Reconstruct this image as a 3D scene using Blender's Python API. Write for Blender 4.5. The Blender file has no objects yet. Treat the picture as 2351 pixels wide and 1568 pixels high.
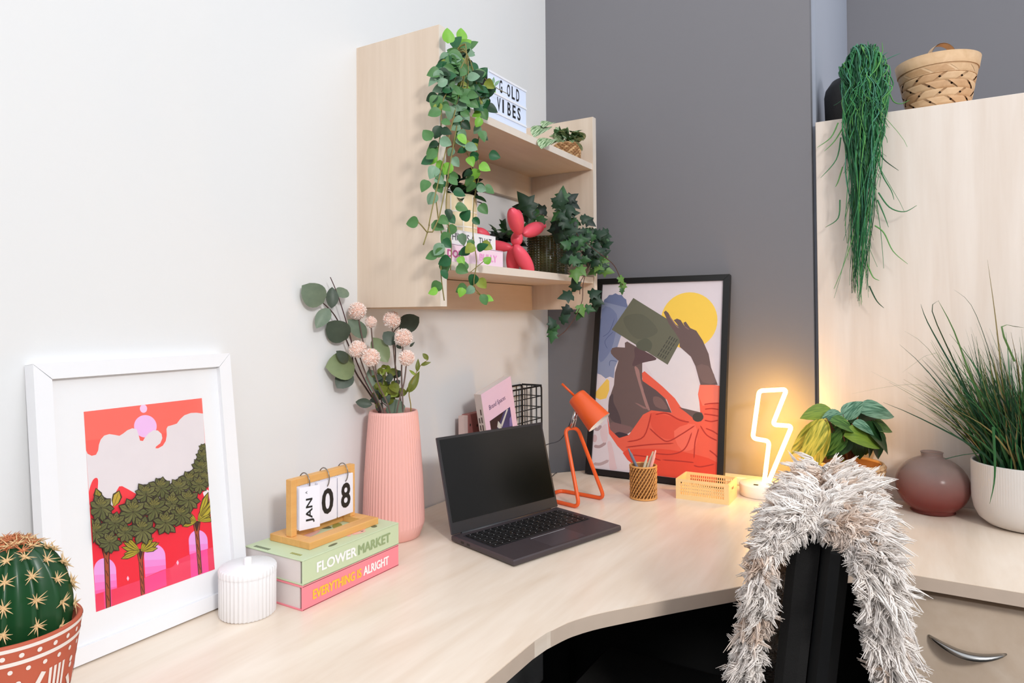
import bpy, bmesh, math, random
from mathutils import Vector, Matrix, noise
random.seed(7)
PI = math.pi
S = bpy.context.scene
COL = S.collection
Z0 = 0.74                                   # desk top above the floor; all z below are measured from the desk top

# ---------------------------------------------------------------- camera, world, lights, exposure
F, YAW, PITCH, ROLL = 1551.63, 0.5448, 0.0157, -0.0070
CAM = Vector((1.125, -2.0986, 0.5)); PPX, PPY = 1175.5, 784 - 79.64
_w = Vector((-math.sin(YAW)*math.cos(PITCH), math.cos(YAW)*math.cos(PITCH), math.sin(PITCH)))
_r = Vector((math.cos(YAW), math.sin(YAW), 0)); _u = _r.cross(_w)
R_ = _r*math.cos(ROLL) + _u*math.sin(ROLL); U_ = -_r*math.sin(ROLL) + _u*math.cos(ROLL)
cd = bpy.data.cameras.new('camera'); cam = bpy.data.objects.new('camera', cd); COL.objects.link(cam)
mw = Matrix((R_, U_, -_w)).transposed().to_4x4(); mw.translation = CAM + Vector((0, 0, Z0)); cam.matrix_world = mw
cd.sensor_width = 36; cd.lens = F*36/2351; cd.shift_y = -79.64/2351; cd.clip_start = 0.02
S.camera = cam
wd = bpy.data.worlds.new('world'); S.world = wd; wd.use_nodes = True
wd.node_tree.nodes['Background'].inputs[0].default_value = (0.90, 0.955, 1.03, 1)
wd.node_tree.nodes['Background'].inputs[1].default_value = 1.22
def area(name, loc, target, sx, sy, power, col):
    l = bpy.data.lights.new(name, 'AREA'); l.shape = 'RECTANGLE'; l.size = sx; l.size_y = sy; l.energy = power; l.color = col
    o = bpy.data.objects.new(name, l); COL.objects.link(o); o.location = Vector(loc)
    o.rotation_euler = (Vector(target) - Vector(loc)).to_track_quat('-Z', 'Y').to_euler(); return o
area('window_daylight', (2.95, -2.7, 2.5), (0.3, -0.6, 1.0), 0.4, 0.4, 48, (1.0, 0.985, 0.96))
vs = S.view_settings; vs.view_transform = 'Standard'; vs.look = 'None'; vs.exposure = 0.19; vs.gamma = 1.0; vs.use_curve_mapping = False

# ---------------------------------------------------------------- pixel helpers (photo is 2351 x 1568)
def ray(a, b): return _w + R_*((a-PPX)/F) - U_*((b-PPY)/F)
def onz(a, b, z=0.0): d = ray(a, b); return CAM + d*((z-CAM.z)/d.z)
def onx(a, b, x=0.0): d = ray(a, b); return CAM + d*((x-CAM.x)/d.x)
def ony(a, b, y=0.0): d = ray(a, b); return CAM + d*((y-CAM.y)/d.y)
FW = Vector((_w.x, _w.y, 0)).normalized(); RT = Vector((_r.x, _r.y, 0)).normalized(); UP = Vector((0, 0, 1))
def onp(a, b, base, n): n = Vector(n); d = ray(a, b); return CAM + d*(((Vector(base)-CAM).dot(n))/d.dot(n))
def at(a, b, base, near=0.0): return onp(a, b, Vector(base) - FW*near, FW)

# ---------------------------------------------------------------- materials
def lin(c):
    return tuple((x/255/12.92 if x/255 <= 0.04045 else ((x/255+0.055)/1.055)**2.4) for x in c)
MATS = {}
def mat(name, rgb, rough=0.5, var=0.06, scale=30.0, bump=0.0, bscale=200.0, metal=0.0, spec=0.5, emit=None, estr=0.0, trans=0.0, alpha=1.0, sss=0.0, coat=0.0):
    if name in MATS: return MATS[name]
    m = bpy.data.materials.new(name); m.use_nodes = True; nt = m.node_tree; b = nt.nodes['Principled BSDF']
    tc = nt.nodes.new('ShaderNodeTexCoord'); nz = nt.nodes.new('ShaderNodeTexNoise'); nz.inputs['Scale'].default_value = scale; nz.inputs['Detail'].default_value = 4
    nt.links.new(tc.outputs['Object'], nz.inputs['Vector'])
    mx = nt.nodes.new('ShaderNodeMix'); mx.data_type = 'RGBA'; l = lin(rgb)
    mx.inputs[6].default_value = tuple(max(0, x*(1-var)) for x in l)+(1,); mx.inputs[7].default_value = tuple(min(1, x*(1+var)) for x in l)+(1,)
    nt.links.new(nz.outputs['Fac'], mx.inputs[0]); nt.links.new(mx.outputs[2], b.inputs['Base Color'])
    b.inputs['Roughness'].default_value = rough; b.inputs['Metallic'].default_value = metal; b.inputs['Specular IOR Level'].default_value = spec
    b.inputs['Transmission Weight'].default_value = trans; b.inputs['Alpha'].default_value = alpha; b.inputs['Coat Weight'].default_value = coat
    if sss: b.inputs['Subsurface Weight'].default_value = sss; b.inputs['Subsurface Radius'].default_value = (0.02, 0.01, 0.008)
    if emit: b.inputs['Emission Color'].default_value = lin(emit)+(1,); b.inputs['Emission Strength'].default_value = estr
    if bump:
        n2 = nt.nodes.new('ShaderNodeTexNoise'); n2.inputs['Scale'].default_value = bscale; n2.inputs['Detail'].default_value = 6
        bp = nt.nodes.new('ShaderNodeBump'); bp.inputs['Strength'].default_value = bump; bp.inputs['Distance'].default_value = 0.002
        nt.links.new(tc.outputs['Object'], n2.inputs['Vector']); nt.links.new(n2.outputs['Fac'], bp.inputs['Height']); nt.links.new(bp.outputs['Normal'], b.inputs['Normal'])
    MATS[name] = m; return m
def wood(name, c1, c2, grain=(14, 14, 0.9), rough=0.38, spec=0.4, streak=0.5, coat=0.0):
    if name in MATS: return MATS[name]
    m = bpy.data.materials.new(name); m.use_nodes = True; nt = m.node_tree; b = nt.nodes['Principled BSDF']
    tc = nt.nodes.new('ShaderNodeTexCoord'); mp = nt.nodes.new('ShaderNodeMapping'); mp.inputs['Scale'].default_value = grain
    nz = nt.nodes.new('ShaderNodeTexNoise'); nz.inputs['Scale'].default_value = 1.6; nz.inputs['Detail'].default_value = 5; nz.inputs['Distortion'].default_value = 0.9
    nz2 = nt.nodes.new('ShaderNodeTexNoise'); nz2.inputs['Scale'].default_value = 9; nz2.inputs['Detail'].default_value = 3
    mth = nt.nodes.new('ShaderNodeMath'); mth.operation = 'MULTIPLY_ADD'; mth.inputs[1].default_value = streak*0.5
    rp = nt.nodes.new('ShaderNodeMapRange'); rp.inputs[1].default_value = 0.3; rp.inputs[2].default_value = 1.0
    mx = nt.nodes.new('ShaderNodeMix'); mx.data_type = 'RGBA'; mx.inputs[6].default_value = lin(c1)+(1,); mx.inputs[7].default_value = lin(c2)+(1,)
    L = nt.links.new
    L(tc.outputs['Object'], mp.inputs['Vector']); L(mp.outputs['Vector'], nz.inputs['Vector']); L(mp.outputs['Vector'], nz2.inputs['Vector'])
    L(nz2.outputs['Fac'], mth.inputs[0]); L(nz.outputs['Fac'], mth.inputs[2]); L(mth.outputs[0], rp.inputs[0]); L(rp.outputs[0], mx.inputs[0]); L(mx.outputs[2], b.inputs['Base Color'])
    b.inputs['Roughness'].default_value = rough; b.inputs['Specular IOR Level'].default_value = spec; b.inputs['Coat Weight'].default_value = coat
    MATS[name] = m; return m

# ---------------------------------------------------------------- mesh builder
class MB:
    def __init__(s): s.v = []; s.f = []; s.m = []; s.sm = []
    def add(s, vs, fs, mi=0, smooth=False):
        o = len(s.v); s.v += [Vector(x) for x in vs]
        for f in fs: s.f.append([i+o for i in f]); s.m.append(mi); s.sm.append(smooth)
        return s
    def box(s, c, d, mi=0, rot=None, bev=0.0):
        c = Vector(c); hx, hy, hz = d[0]/2, d[1]/2, d[2]/2; rot = rot or Matrix.Identity(3)
        if bev <= 0:
            vs = [Vector((x*hx, y*hy, z*hz)) for x in (-1, 1) for y in (-1, 1) for z in (-1, 1)]
            fs = [(0, 1, 3, 2), (4, 6, 7, 5), (0, 4, 5, 1), (2, 3, 7, 6), (0, 2, 6, 4), (1, 5, 7, 3)]
        else:
            b = min(bev, hx*.98, hy*.98, hz*.98); vs = []; idx = {}
            for x in (-1, 1):
                for y in (-1, 1):
                    for z in (-1, 1):
                        for k in range(3):
                            p = [x*(hx-b), y*(hy-b), z*(hz-b)]; p[k] = (x*hx, y*hy, z*hz)[k]
                            idx[(x, y, z, k)] = len(vs); vs.append(Vector(p))
            fs = []; g = lambda x, y, z, k: idx[(x, y, z, k)]
            for x in (-1, 1):
                fs.append((g(x, -1, -1, 0), g(x, 1, -1, 0), g(x, 1, 1, 0), g(x, -1, 1, 0))); fs.append((g(-1, x, -1, 1), g(1, x, -1, 1), g(1, x, 1, 1), g(-1, x, 1, 1))); fs.append((g(-1, -1, x, 2), g(1, -1, x, 2), g(1, 1, x, 2), g(-1, 1, x, 2)))
                for y in (-1, 1):
                    fs.append((g(x, y, -1, 0), g(x, y, 1, 0), g(x, y, 1, 1), g(x, y, -1, 1))); fs.append((g(x, -1, y, 0), g(x, 1, y, 0), g(x, 1, y, 2), g(x, -1, y, 2))); fs.append((g(-1, x, y, 1), g(1, x, y, 1), g(1, x, y, 2), g(-1, x, y, 2)))
                    for z in (-1, 1): fs.append((g(x, y, z, 0), g(x, y, z, 1), g(x, y, z, 2)))
        return s.add([c + rot @ v for v in vs], fs, mi)
    def tube(s, pts, r, n=8, mi=0, closed=False, caps=True, flat=1.0):
        pts = [Vector(p) for p in pts]; k = len(pts); rs = r if isinstance(r, (list, tuple)) else [r]*k
        T = []
        for i in range(k):
            a = pts[(i-1) % k] if (closed or i > 0) else pts[i]; b = pts[(i+1) % k] if (closed or i < k-1) else pts[i]
            t = b - a; T.append(t.normalized() if t.length > 1e-9 else Vector((0, 0, 1)))
        nrm = T[0].cross(Vector((0, 0, 1))); nrm = nrm if nrm.length > 1e-3 else T[0].cross(Vector((0, 1, 0))); nrm.normalize()
        vs = []
        for i in range(k):
            nrm = (nrm - T[i]*nrm.dot(T[i])); nrm = nrm.normalized() if nrm.length > 1e-6 else T[i].orthogonal().normalized()
            bn = T[i].cross(nrm)
            for j in range(n):
                a = 2*PI*j/n; vs.append(pts[i] + nrm*(math.cos(a)*rs[i]) + bn*(math.sin(a)*rs[i]*flat))
        fs = []
        for i in range(k if closed else k-1):
            for j in range(n):
                i2 = (i+1) % k; fs.append((i*n+j, i*n+(j+1) % n, i2*n+(j+1) % n, i2*n+j))
        if caps and not closed: fs += [tuple(range(n))[::-1], tuple((k-1)*n+j for j in range(n))]
        return s.add(vs, fs, mi, True)
    def lathe(s, prof, c=(0, 0, 0), n=48, mi=0, smooth=True, rad=None, axis=None):
        c = Vector(c); vs = []; k = len(prof)
        rot = Vector((0, 0, 1)).rotation_difference(Vector(axis)).to_matrix() if axis is not None else None
        for i, (r, z) in enumerate(prof):
            for j in range(n):
                a = 2*PI*j/n; rr = rad(r, z, a, i) if rad else r
                p = Vector((rr*math.cos(a), rr*math.sin(a), z)); vs.append(c + (rot @ p if rot else p))
        fs = [(i*n+j, i*n+(j+1) % n, (i+1)*n+(j+1) % n, (i+1)*n+j) for i in range(k-1) for j in range(n)]
        return s.add(vs, fs, mi, smooth)
    def poly(s, pts, mi=0): return s.add(pts, [tuple(range(len(pts)))], mi)
    def prism(s, pts2, z0, z1, mi=0, mside=None):
        n = len(pts2); vs = [Vector((p[0], p[1], z0)) for p in pts2] + [Vector((p[0], p[1], z1)) for p in pts2]
        s.add(vs, [tuple(range(n))[::-1], tuple(range(n, 2*n))], mi)
        return s.add(vs, [(i, (i+1) % n, n+(i+1) % n, n+i) for i in range(n)], mi if mside is None else mside)
    def mesh(s, name, mats, inv=None, recalc=True):
        me = bpy.data.meshes.new(name); vs = [inv @ v for v in s.v] if inv is not None else s.v
        me.from_pydata([tuple(v) for v in vs], [], s.f)
        for m in (mats if isinstance(mats, (list, tuple)) else [mats]): me.materials.append(m)
        me.polygons.foreach_set('material_index', s.m); me.polygons.foreach_set('use_smooth', s.sm)
        if recalc:
            bm = bmesh.new(); bm.from_mesh(me); bmesh.ops.recalc_face_normals(bm, faces=bm.faces); bm.to_mesh(me); bm.free()
        me.update(); return me
ROOT = {}                                   # object -> matrix of its thing
def thing(name, label, cat, loc=(0, 0, 0), rz=0.0, group=None, kind=None):
    o = bpy.data.objects.new(name, None); o.empty_display_size = 0.03; COL.objects.link(o)
    M = Matrix.Translation(Vector(loc)) @ Matrix.Rotation(rz, 4, 'Z'); o.matrix_world = M; ROOT[o] = M
    tag(o, label, cat, group, kind); return o
def tag(o, label=None, cat=None, group=None, kind=None):
    if label: o['label'] = label
    if cat: o['category'] = cat
    if group: o['group'] = group
    if kind: o['kind'] = kind
    return o
def part(name, mb, mats, parent, local=False, recalc=True, label=None, kind=None):
    M = ROOT[parent]; me = mb if isinstance(mb, bpy.types.Mesh) else mb.mesh(name, mats, None if local else M.inverted(), recalc)
    o = bpy.data.objects.new(name, me); COL.objects.link(o); o.parent = parent; ROOT[o] = M
    tag(o, label, None, None, kind); return o
def solid(name, mb, mats, label=None, cat=None, group=None, kind=None, recalc=True):
    xs = [v.x for v in mb.v]; ys = [v.y for v in mb.v]; zs = [v.z for v in mb.v]
    M = Matrix.Translation(((min(xs)+max(xs))/2, (min(ys)+max(ys))/2, min(zs)))
    o = bpy.data.objects.new(name, mb.mesh(name, mats, M.inverted(), recalc)); COL.objects.link(o); o.matrix_world = M; ROOT[o] = M
    tag(o, label, cat, group, kind); return o
def frame3(o, x, y, z=None):
    x = Vector(x).normalized(); y = Vector(y); y = (y - x*y.dot(x)).normalized(); z = x.cross(y)
    M = Matrix((x, y, z)).transposed().to_4x4(); M.translation = Vector(o); return M
def text(name, body, m, parent, org, xd, yd, w, h, bold=0.0, lift=0.0004, fat=0.0):
    cu = bpy.data.curves.new('t', 'FONT'); cu.body = body; cu.size = 1.0; cu.offset = bold; cu.resolution_u = 3
    to = bpy.data.objects.new('t', cu); COL.objects.link(to); dg = bpy.context.evaluated_depsgraph_get(); dg.update()
    me = bpy.data.meshes.new_from_object(to.evaluated_get(dg)); bpy.data.objects.remove(to)
    xs = [v.co.x for v in me.vertices]; ys = [v.co.y for v in me.vertices]; x0, x1, y0, y1 = min(xs), max(xs), min(ys), max(ys)
    M = ROOT[parent].inverted() @ frame3(org, xd, yd)
    for v in me.vertices: v.co = M @ Vector(((v.co.x-x0)/(x1-x0)*w, (v.co.y-y0)/(y1-y0)*h, lift))
    if fat:                                  # heavier strokes: shifted copies of the outline
        ax_, ay_ = M.to_3x3() @ Vector((1, 0, 0)), M.to_3x3() @ Vector((0, 1, 0)); az_ = M.to_3x3() @ Vector((0, 0, 1)); V0 = [v.co.copy() for v in me.vertices]; P0 = [tuple(p.vertices) for p in me.polygons]; vv, pp = [], []
        for q, (sx, sy) in enumerate([(0, 0), (1, 0), (-1, 0), (0, .7), (0, -.7), (.7, .5), (-.7, .5), (.7, -.5), (-.7, -.5)]):
            pp += [tuple(i+len(vv) for i in p) for p in P0]; vv += [v+ax_*(sx*fat)+ay_*(sy*fat)+az_*(q*4e-6) for v in V0]
        bpy.data.meshes.remove(me); me = bpy.data.meshes.new(name); me.from_pydata([tuple(v) for v in vv], [], pp); me.update()
    me.materials.clear(); me.materials.append(m); me.name = name
    o = bpy.data.objects.new(name, me); COL.objects.link(o); o.parent = parent; ROOT[o] = ROOT[parent]; return o
def crom(pts, n=6, closed=True):
    out = []; k = len(pts); P = [Vector(p).to_3d() if len(p) == 2 else Vector(p) for p in pts]
    rng = range(k) if closed else range(k-1)
    for i in rng:
        p0 = P[(i-1) % k] if closed or i > 0 else P[i]; p1 = P[i]; p2 = P[(i+1) % k]; p3 = P[(i+2) % k] if closed or i+2 < k else P[i+1]
        for j in range(n):
            t = j/n; out.append(0.5*((2*p1)+(p2-p0)*t+(2*p0-5*p1+4*p2-p3)*t*t+(3*p1-p0-3*p2+p3)*t**3))
    if not closed: out.append(P[-1])
    return out
def rounded(pts, r, n=5, closed=True):
    P = [Vector(p) for p in pts]; out = []; k = len(P)
    for i in range(k):
        if not closed and i in (0, k-1): out.append(P[i]); continue
        a = (P[i-1]-P[i]); b = (P[(i+1) % k]-P[i]); rr = min(r, a.length*.45, b.length*.45)
        s, e = P[i]+a.normalized()*rr, P[i]+b.normalized()*rr
        for j in range(n+1):
            t = j/n; out.append(s*(1-t)**2+P[i]*2*t*(1-t)+e*t*t)
    return out
def ellipse(cx, cy, rx, ry, n=40): return [(cx+rx*math.cos(2*PI*i/n), cy+ry*math.sin(2*PI*i/n)) for i in range(n)]

# ---------------------------------------------------------------- leaves
LEAF = {}
def leaf_mesh(kind, m):
    key = (kind, m.name)
    if key in LEAF: return LEAF[key]
    mb = MB()
    if kind == 'ivy':
        half = [(0, -.02), (.16, -.1), (.42, .0), (.3, .2), (.52, .42), (.26, .5), (.16, .72), (0, 1.0)]
        o = half + [(-x, y) for x, y in half[-2:0:-1]]
        vs = [(0, .28, .06)] + [(x, y, -abs(x)*.25 - (y-.3)**2*.25) for x, y in o]
        mb.add(vs, [(0, i, i % len(o)+1) for i in range(1, len(o)+1)], 0, True)
    else:
        wf = {'round': lambda t: .46*math.sin(PI*min(1, t*1.02))**.6*(1-.22*t), 'heart': lambda t: .47*math.sin(PI*t**.72)**.75*(1-.15*t),
              'euca': lambda t: .44*math.sin(PI*t**.9)**.62, 'lance': lambda t: .2*math.sin(PI*t**.85)**.9, 'broad': lambda t: .36*math.sin(PI*t**.85)**.8, 'oval': lambda t: .3*math.sin(PI*t)**.7}[kind]
        bend = {'lance': .5, 'broad': .45}.get(kind, .22); fold = .28 if kind != 'euca' else .1
        n = 8; vs = []
        for i in range(n+1):
            t = i/n; w = max(wf(t), .004); z = -bend*t*t
            vs += [(-w, t, z+w*fold), (-w*.5, t, z+w*fold*.4), (0, t, z), (w*.5, t, z+w*fold*.4), (w, t, z+w*fold)]
        mb.add(vs, [(i*5+j, i*5+j+1, i*5+j+6, i*5+j+5) for i in range(n) for j in range(4)], 0, True)
    LEAF[key] = mb.mesh(kind+'_leaf', m, recalc=False); return LEAF[key]
def leaf(parent, kind, m, pos, d, nrm, size, name='leaf'):
    d = Vector(d).normalized(); nrm = Vector(nrm); nrm = nrm - d*nrm.dot(d); nrm = nrm.normalized() if nrm.length > 1e-4 else d.orthogonal().normalized()
    x = d.cross(nrm); M = Matrix((x*size, d*size, nrm*size)).transposed().to_4x4(); M.translation = Vector(pos)
    o = bpy.data.objects.new(name, leaf_mesh(kind, m)); COL.objects.link(o); o.parent = parent; o.matrix_local = ROOT[parent].inverted() @ M; ROOT[o] = ROOT[parent]; return o
def leafmat(name, rgb, rgb2=None, rough=0.45, streak=False):
    if name in MATS: return MATS[name]
    m = mat(name, rgb, rough, 0.25, 60, spec=0.35)
    if rgb2:
        mx = [n for n in m.node_tree.nodes if n.type == 'MIX'][0]; mx.inputs[6].default_value = lin(rgb)+(1,); mx.inputs[7].default_value = lin(rgb2)+(1,)
    nz = [n for n in m.node_tree.nodes if n.type == 'TEX_NOISE'][0]; nz.inputs['Scale'].default_value = 3.0
    if streak:
        nt = m.node_tree; mp = nt.nodes.new('ShaderNodeMapping'); mp.inputs['Scale'].default_value = (7, .8, 1); tc = [n for n in nt.nodes if n.type == 'TEX_COORD'][0]
        nt.links.new(tc.outputs['Object'], mp.inputs['Vector']); nt.links.new(mp.outputs['Vector'], nz.inputs['Vector'])
        rg = nt.nodes.new('ShaderNodeMapRange'); rg.inputs[1].default_value = .38; rg.inputs[2].default_value = .62; nt.links.new(nz.outputs['Fac'], rg.inputs[0]); nt.links.new(rg.outputs[0], [n for n in nt.nodes if n.type == 'MIX'][0].inputs[0])
    return m
def rv(a=1.0): return Vector((random.uniform(-a, a), random.uniform(-a, a), random.uniform(-a, a)))

# ================================================================ the setting
M_white = mat('white_wall_paint', (230, 230, 230), 0.7, 0.01, 3, bump=0.05, bscale=300)
M_grey = mat('grey_wall_paint', (122, 120, 124), 0.65, 0.015, 3, bump=0.05, bscale=300)
M_alc = mat('pale_blue_grey', (168, 174, 188), 0.65, 0.015, 3)  # tone of the grey wall's side face, paler and bluer than its front
M_carpet = mat('charcoal_carpet', (42, 40, 40), 0.95, 0.3, 200, bump=0.5, bscale=600)
M_maple = wood('maple_desktop', (243, 230, 215), (222, 201, 179), (9, 1.2, 9), 0.27, 0.5)
M_maplev = wood('maple_vertical', (230, 211, 192), (212, 190, 168), (13, 13, 0.9), 0.42)
M_mapleh = wood('maple_shelf', (228, 209, 189), (210, 186, 162), (10, 1.1, 10), 0.42)
M_ward = wood('maple_cabinet', (236, 225, 215), (218, 201, 186), (11, 11, 0.8), 0.4)
M_edge = mat('lit_edge_band', (226, 216, 205), 0.45, 0.04, 40)  # pale colour stands for the light on the shelf's front edges
M_black = mat('black_plastic', (14, 14, 15), 0.45, 0.1, 50)
M_gap = mat('under_desk_black', (9, 9, 10), 0.8, 0.1, 50)  # black stands in for the shade beneath the desk; legs share it

def struct(name, mb, m): return solid(name, mb, m, kind='structure')
FZ = -Z0; CZ = 1.9; CH = 2.35
struct('wall_left', MB().box((-.05, -2.1, (FZ+CH)/2), (.1, 4.2, CH-FZ)), M_white)
struct('wall_back', MB().box((.43-.05, .55, (FZ+CH)/2), (.962, 1.1, CH-FZ)), M_grey)
struct('wall_alcove', MB().box((2.53, 1.15, (FZ+CH)/2), (3.34, .1, CH-FZ)), M_grey)
struct('wall_return', MB().box((.8655, .567, (FZ+CH)/2), (.009, 1.06, CH-FZ)), M_alc)  # thin sheet giving the grey wall's side face its own tone
struct('wall_right', MB().box((4.25, -1.5, (FZ+CZ)/2), (.1, 5.4, CZ-FZ)), M_white)
struct('wall_front', MB().box((2.05, -4.25, (FZ+CZ)/2), (4.3, .1, CZ-FZ)), M_white)
struct('floor', MB().box((2.05, -1.5, FZ-.02), (4.3, 5.4, .04)), M_carpet)

# ---------------------------------------------------------------- corner desk
desk = thing('corner_desk', 'pale maple corner desk with a curved inner edge along both walls', 'desk', (.5, -.6, FZ))
TH = .026
edge = [(.605, -2.35), (.605, -1.2), (.610, -1.15), (.622, -1.10), (.640, -1.062), (.664, -1.025), (.744, -.918), (.825, -.814), (.93, -.68), (.965, -.64), (1.0, -.612), (1.045, -.592), (1.10, -.583), (2.1, -.583)]
top = [(.004, -2.35)] + edge + [(2.1, .006), (.868, .006), (.868, -.003), (.25, -.003), (.004, -.297)]
dt = part('desktop', MB().prism(top, -TH, 0), M_maple, desk)
em = MB(); E2 = crom([(x, y, 0) for x, y in edge], 3, False)
vs = []
for p in E2: vs += [(p.x, p.y, -.0005), (p.x, p.y, -TH+.0005)]
off = []
for i, p in enumerate(E2):
    a = E2[max(0, i-1)]; b = E2[min(len(E2)-1, i+1)]; t = (b-a).normalized(); n = Vector((t.y, -t.x, 0))
    off += [(p.x+n.x*.0015, p.y+n.y*.0015, -.0005), (p.x+n.x*.0015, p.y+n.y*.0015, -TH+.0005)]
k = len(E2)
em.add(off, [(2*i, 2*i+1, 2*i+3, 2*i+2) for i in range(k-1)])
em.add([vs[2*i] for i in range(k)]+[off[2*i] for i in range(k)], [(i, i+1, k+i+1, k+i) for i in range(k-1)])
part('edge_band', em, mat('shaded_edge_band', (208, 188, 170), .45, .05, 40), desk)  # maple darkened to carry the shade on the desk's front edge
part('under_desk_shade', MB().box((.03, -1.3, FZ/2-.03), (.018, 1.9, Z0-.08)), M_gap, desk)  # two panels added to black out the shaded space under the desk
part('under_desk_shade', MB().box((.62, -.02, FZ/2-.03), (1.1, .018, Z0-.08)), M_gap, desk)
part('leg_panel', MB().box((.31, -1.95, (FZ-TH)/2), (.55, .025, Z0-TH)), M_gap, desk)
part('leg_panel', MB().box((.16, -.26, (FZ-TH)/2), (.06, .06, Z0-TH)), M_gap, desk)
part('cable_upstand', MB().box((.516, -.0235, .012), (.70, .043, .024), bev=.002), M_maple, desk, label='low maple upstand at the foot of the grey wall')

# ---------------------------------------------------------------- drawer pedestal under the desk
ped = thing('drawer_pedestal', 'maple drawer pedestal with a curved steel handle under the desktop', 'drawer unit', (1.42, -.3, FZ))
part('carcass', MB().box((1.42, -.28, (FZ-TH)/2-.0005), (.68, .5, Z0-TH-.001)), M_maplev, ped)
dr = part('drawer_front', MB().box((1.42, -.541, -.135), (.676, .02, .182), bev=.001), M_mapleh, ped)
hm = MB(); hp = []
for i in range(15):
    t = i/14; hp.append(Vector((1.128+.122*t, -.5515-.022*math.sin(PI*t)**.8, -.122-.013*math.sin(PI*t)-.006*t)))
hm.tube(hp, [.002+.0085*math.sin(PI*i/14)**.7 for i in range(15)], 12, flat=.7)
part('handle', hm, mat('brushed_steel', (170, 168, 165), 0.28, 0.05, 80, metal=1.0), dr, label='curved brushed steel handle')
part('drawer_front', MB().box((1.42, -.541, -.41), (.676, .02, .36), bev=.001), M_mapleh, ped)

# ---------------------------------------------------------------- tall cabinet behind the desk
cab = thing('tall_cabinet', 'tall pale maple cabinet standing behind the desk in the alcove', 'cabinet', (1.48, .3, FZ))
WT = 1.054
part('front_panel', MB().box((1.478, .017, (FZ+WT)/2), (1.213, .018, WT-FZ), bev=.001), M_ward, cab)
part('carcass', MB().box((1.478, .33, (FZ+WT-.004)/2), (1.205, .605, WT-FZ-.004)), M_maplev, cab)

# ---------------------------------------------------------------- wall shelf
D, Y1, Y2, ZT, ZB, T1, S1, S2, ST = .2418, -.938, -.1406, 1.134, .5248, .022, .9848, .6246, .019
sh = thing('wall_shelf', 'maple wall shelf with two boards between tall side panels on the white wall', 'shelf', (.12, (Y1+Y2)/2, ZB))
def sidepanel(y):
    p = part('side_panel', MB().box((D/2, y, (ZT+ZB)/2), (D, T1, ZT-ZB)), M_maplev, sh)
    part('edge_band', MB().box((D+.0006, y, (ZT+ZB)/2), (.0012, T1, ZT-ZB)), M_edge, p)
sidepanel(Y1+T1/2); sidepanel(Y2+T1/2)
for z in (S1, S2):
    p = part('shelf_board', MB().box(((D-.004)/2, (Y1+T1+Y2)/2, z-ST/2), (D-.004, Y2-Y1-T1, ST)), M_mapleh, sh)
    part('edge_band', MB().box((D-.0034, (Y1+T1+Y2)/2, z-ST/2), (.0012, Y2-Y1-T1, ST)), M_edge, p)
    part('back_rail', MB().box((.009, (Y1+T1+Y2)/2, z-ST-.042), (.018, Y2-Y1-T1, .084 if z == S1 else .0805)), M_mapleh, sh)

# ================================================================ pictures
def homog(q):
    # photo quad TL,TR,BR,BL -> unit square (0,0),(1,0),(1,1),(0,1)
    A = []; B = []
    for (x, y), (u, v) in zip(q, [(0, 0), (1, 0), (1, 1), (0, 1)]):
        A.append([x, y, 1, 0, 0, 0, -u*x, -u*y]); B.append(u); A.append([0, 0, 0, x, y, 1, -v*x, -v*y]); B.append(v)
    n = 8
    for i in range(n):
        p = max(range(i, n), key=lambda r: abs(A[r][i])); A[i], A[p] = A[p], A[i]; B[i], B[p] = B[p], B[i]
        for r in range(n):
            if r != i:
                f = A[r][i]/A[i][i]; A[r] = [a-f*b for a, b in zip(A[r], A[i])]; B[r] -= f*B[i]
    h = [B[i]/A[i][i] for i in range(n)]
    def f(x, y):
        d = h[6]*x+h[7]*y+1; return min(1, max(0, (h[0]*x+h[1]*y+h[2])/d)), min(1, max(0, (h[3]*x+h[4]*y+h[5])/d))
    return f
class Art:
    def __init__(s, quad, M, w, h): s.H = homog(quad); s.M = M; s.w = w; s.h = h; s.mb = MB(); s.mats = []; s.k = 0
    def mi(s, rgb):
        n = 'print_%02x%02x%02x' % rgb; m = mat(n, rgb, 0.55, 0.03, 40)
        if m not in s.mats: s.mats.append(m)
        return s.mats.index(m)
    def poly(s, pts, rgb, smooth=0):
        if smooth: pts = [(p.x, p.y) for p in crom([(x, y, 0) for x, y in pts], smooth)]
        out = []
        for x, y in pts:
            u, v = s.H(x, y); q = (round(u*s.w, 6), round((1-v)*s.h, 6))
            if not out or (abs(q[0]-out[-1][0])+abs(q[1]-out[-1][1])) > 1e-5: out.append(q)
        if len(out) > 2 and abs(out[0][0]-out[-1][0])+abs(out[0][1]-out[-1][1]) < 1e-5: out.pop()
        if len(out) < 3: return
        s.k += 1; s.mb.add([s.M @ Vector((a, b, (.000004*s.k))) for a, b in out], [tuple(range(len(out)))], s.mi(rgb))
    def line(s, pts, w, rgb, sm=0):
        if sm: pts = [(p.x, p.y) for p in crom([(x, y, 0) for x, y in pts], sm, False)]
        L = []; R = []
        for i in range(len(pts)):
            a = Vector(pts[max(0, i-1)]); b = Vector(pts[min(len(pts)-1, i+1)]); t = (b-a).normalized(); n = Vector((-t.y, t.x))*w*.5
            if sm and i in (0, len(pts)-1): n *= .2
            L.append((pts[i][0]+n.x, pts[i][1]+n.y)); R.append((pts[i][0]-n.x, pts[i][1]-n.y))
        s.poly(L+R[::-1], rgb)
M_wframe = mat('white_frame_lacquer', (240, 240, 243), 0.35, 0.01, 20)
M_mount = mat('white_mount_card', (240, 240, 242), 0.7, 0.01, 20)
M_glass = bpy.data.materials.new('clear_glazing'); M_glass.use_nodes = True; _nt = M_glass.node_tree; _nt.nodes.remove(_nt.nodes['Principled BSDF'])
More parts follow.
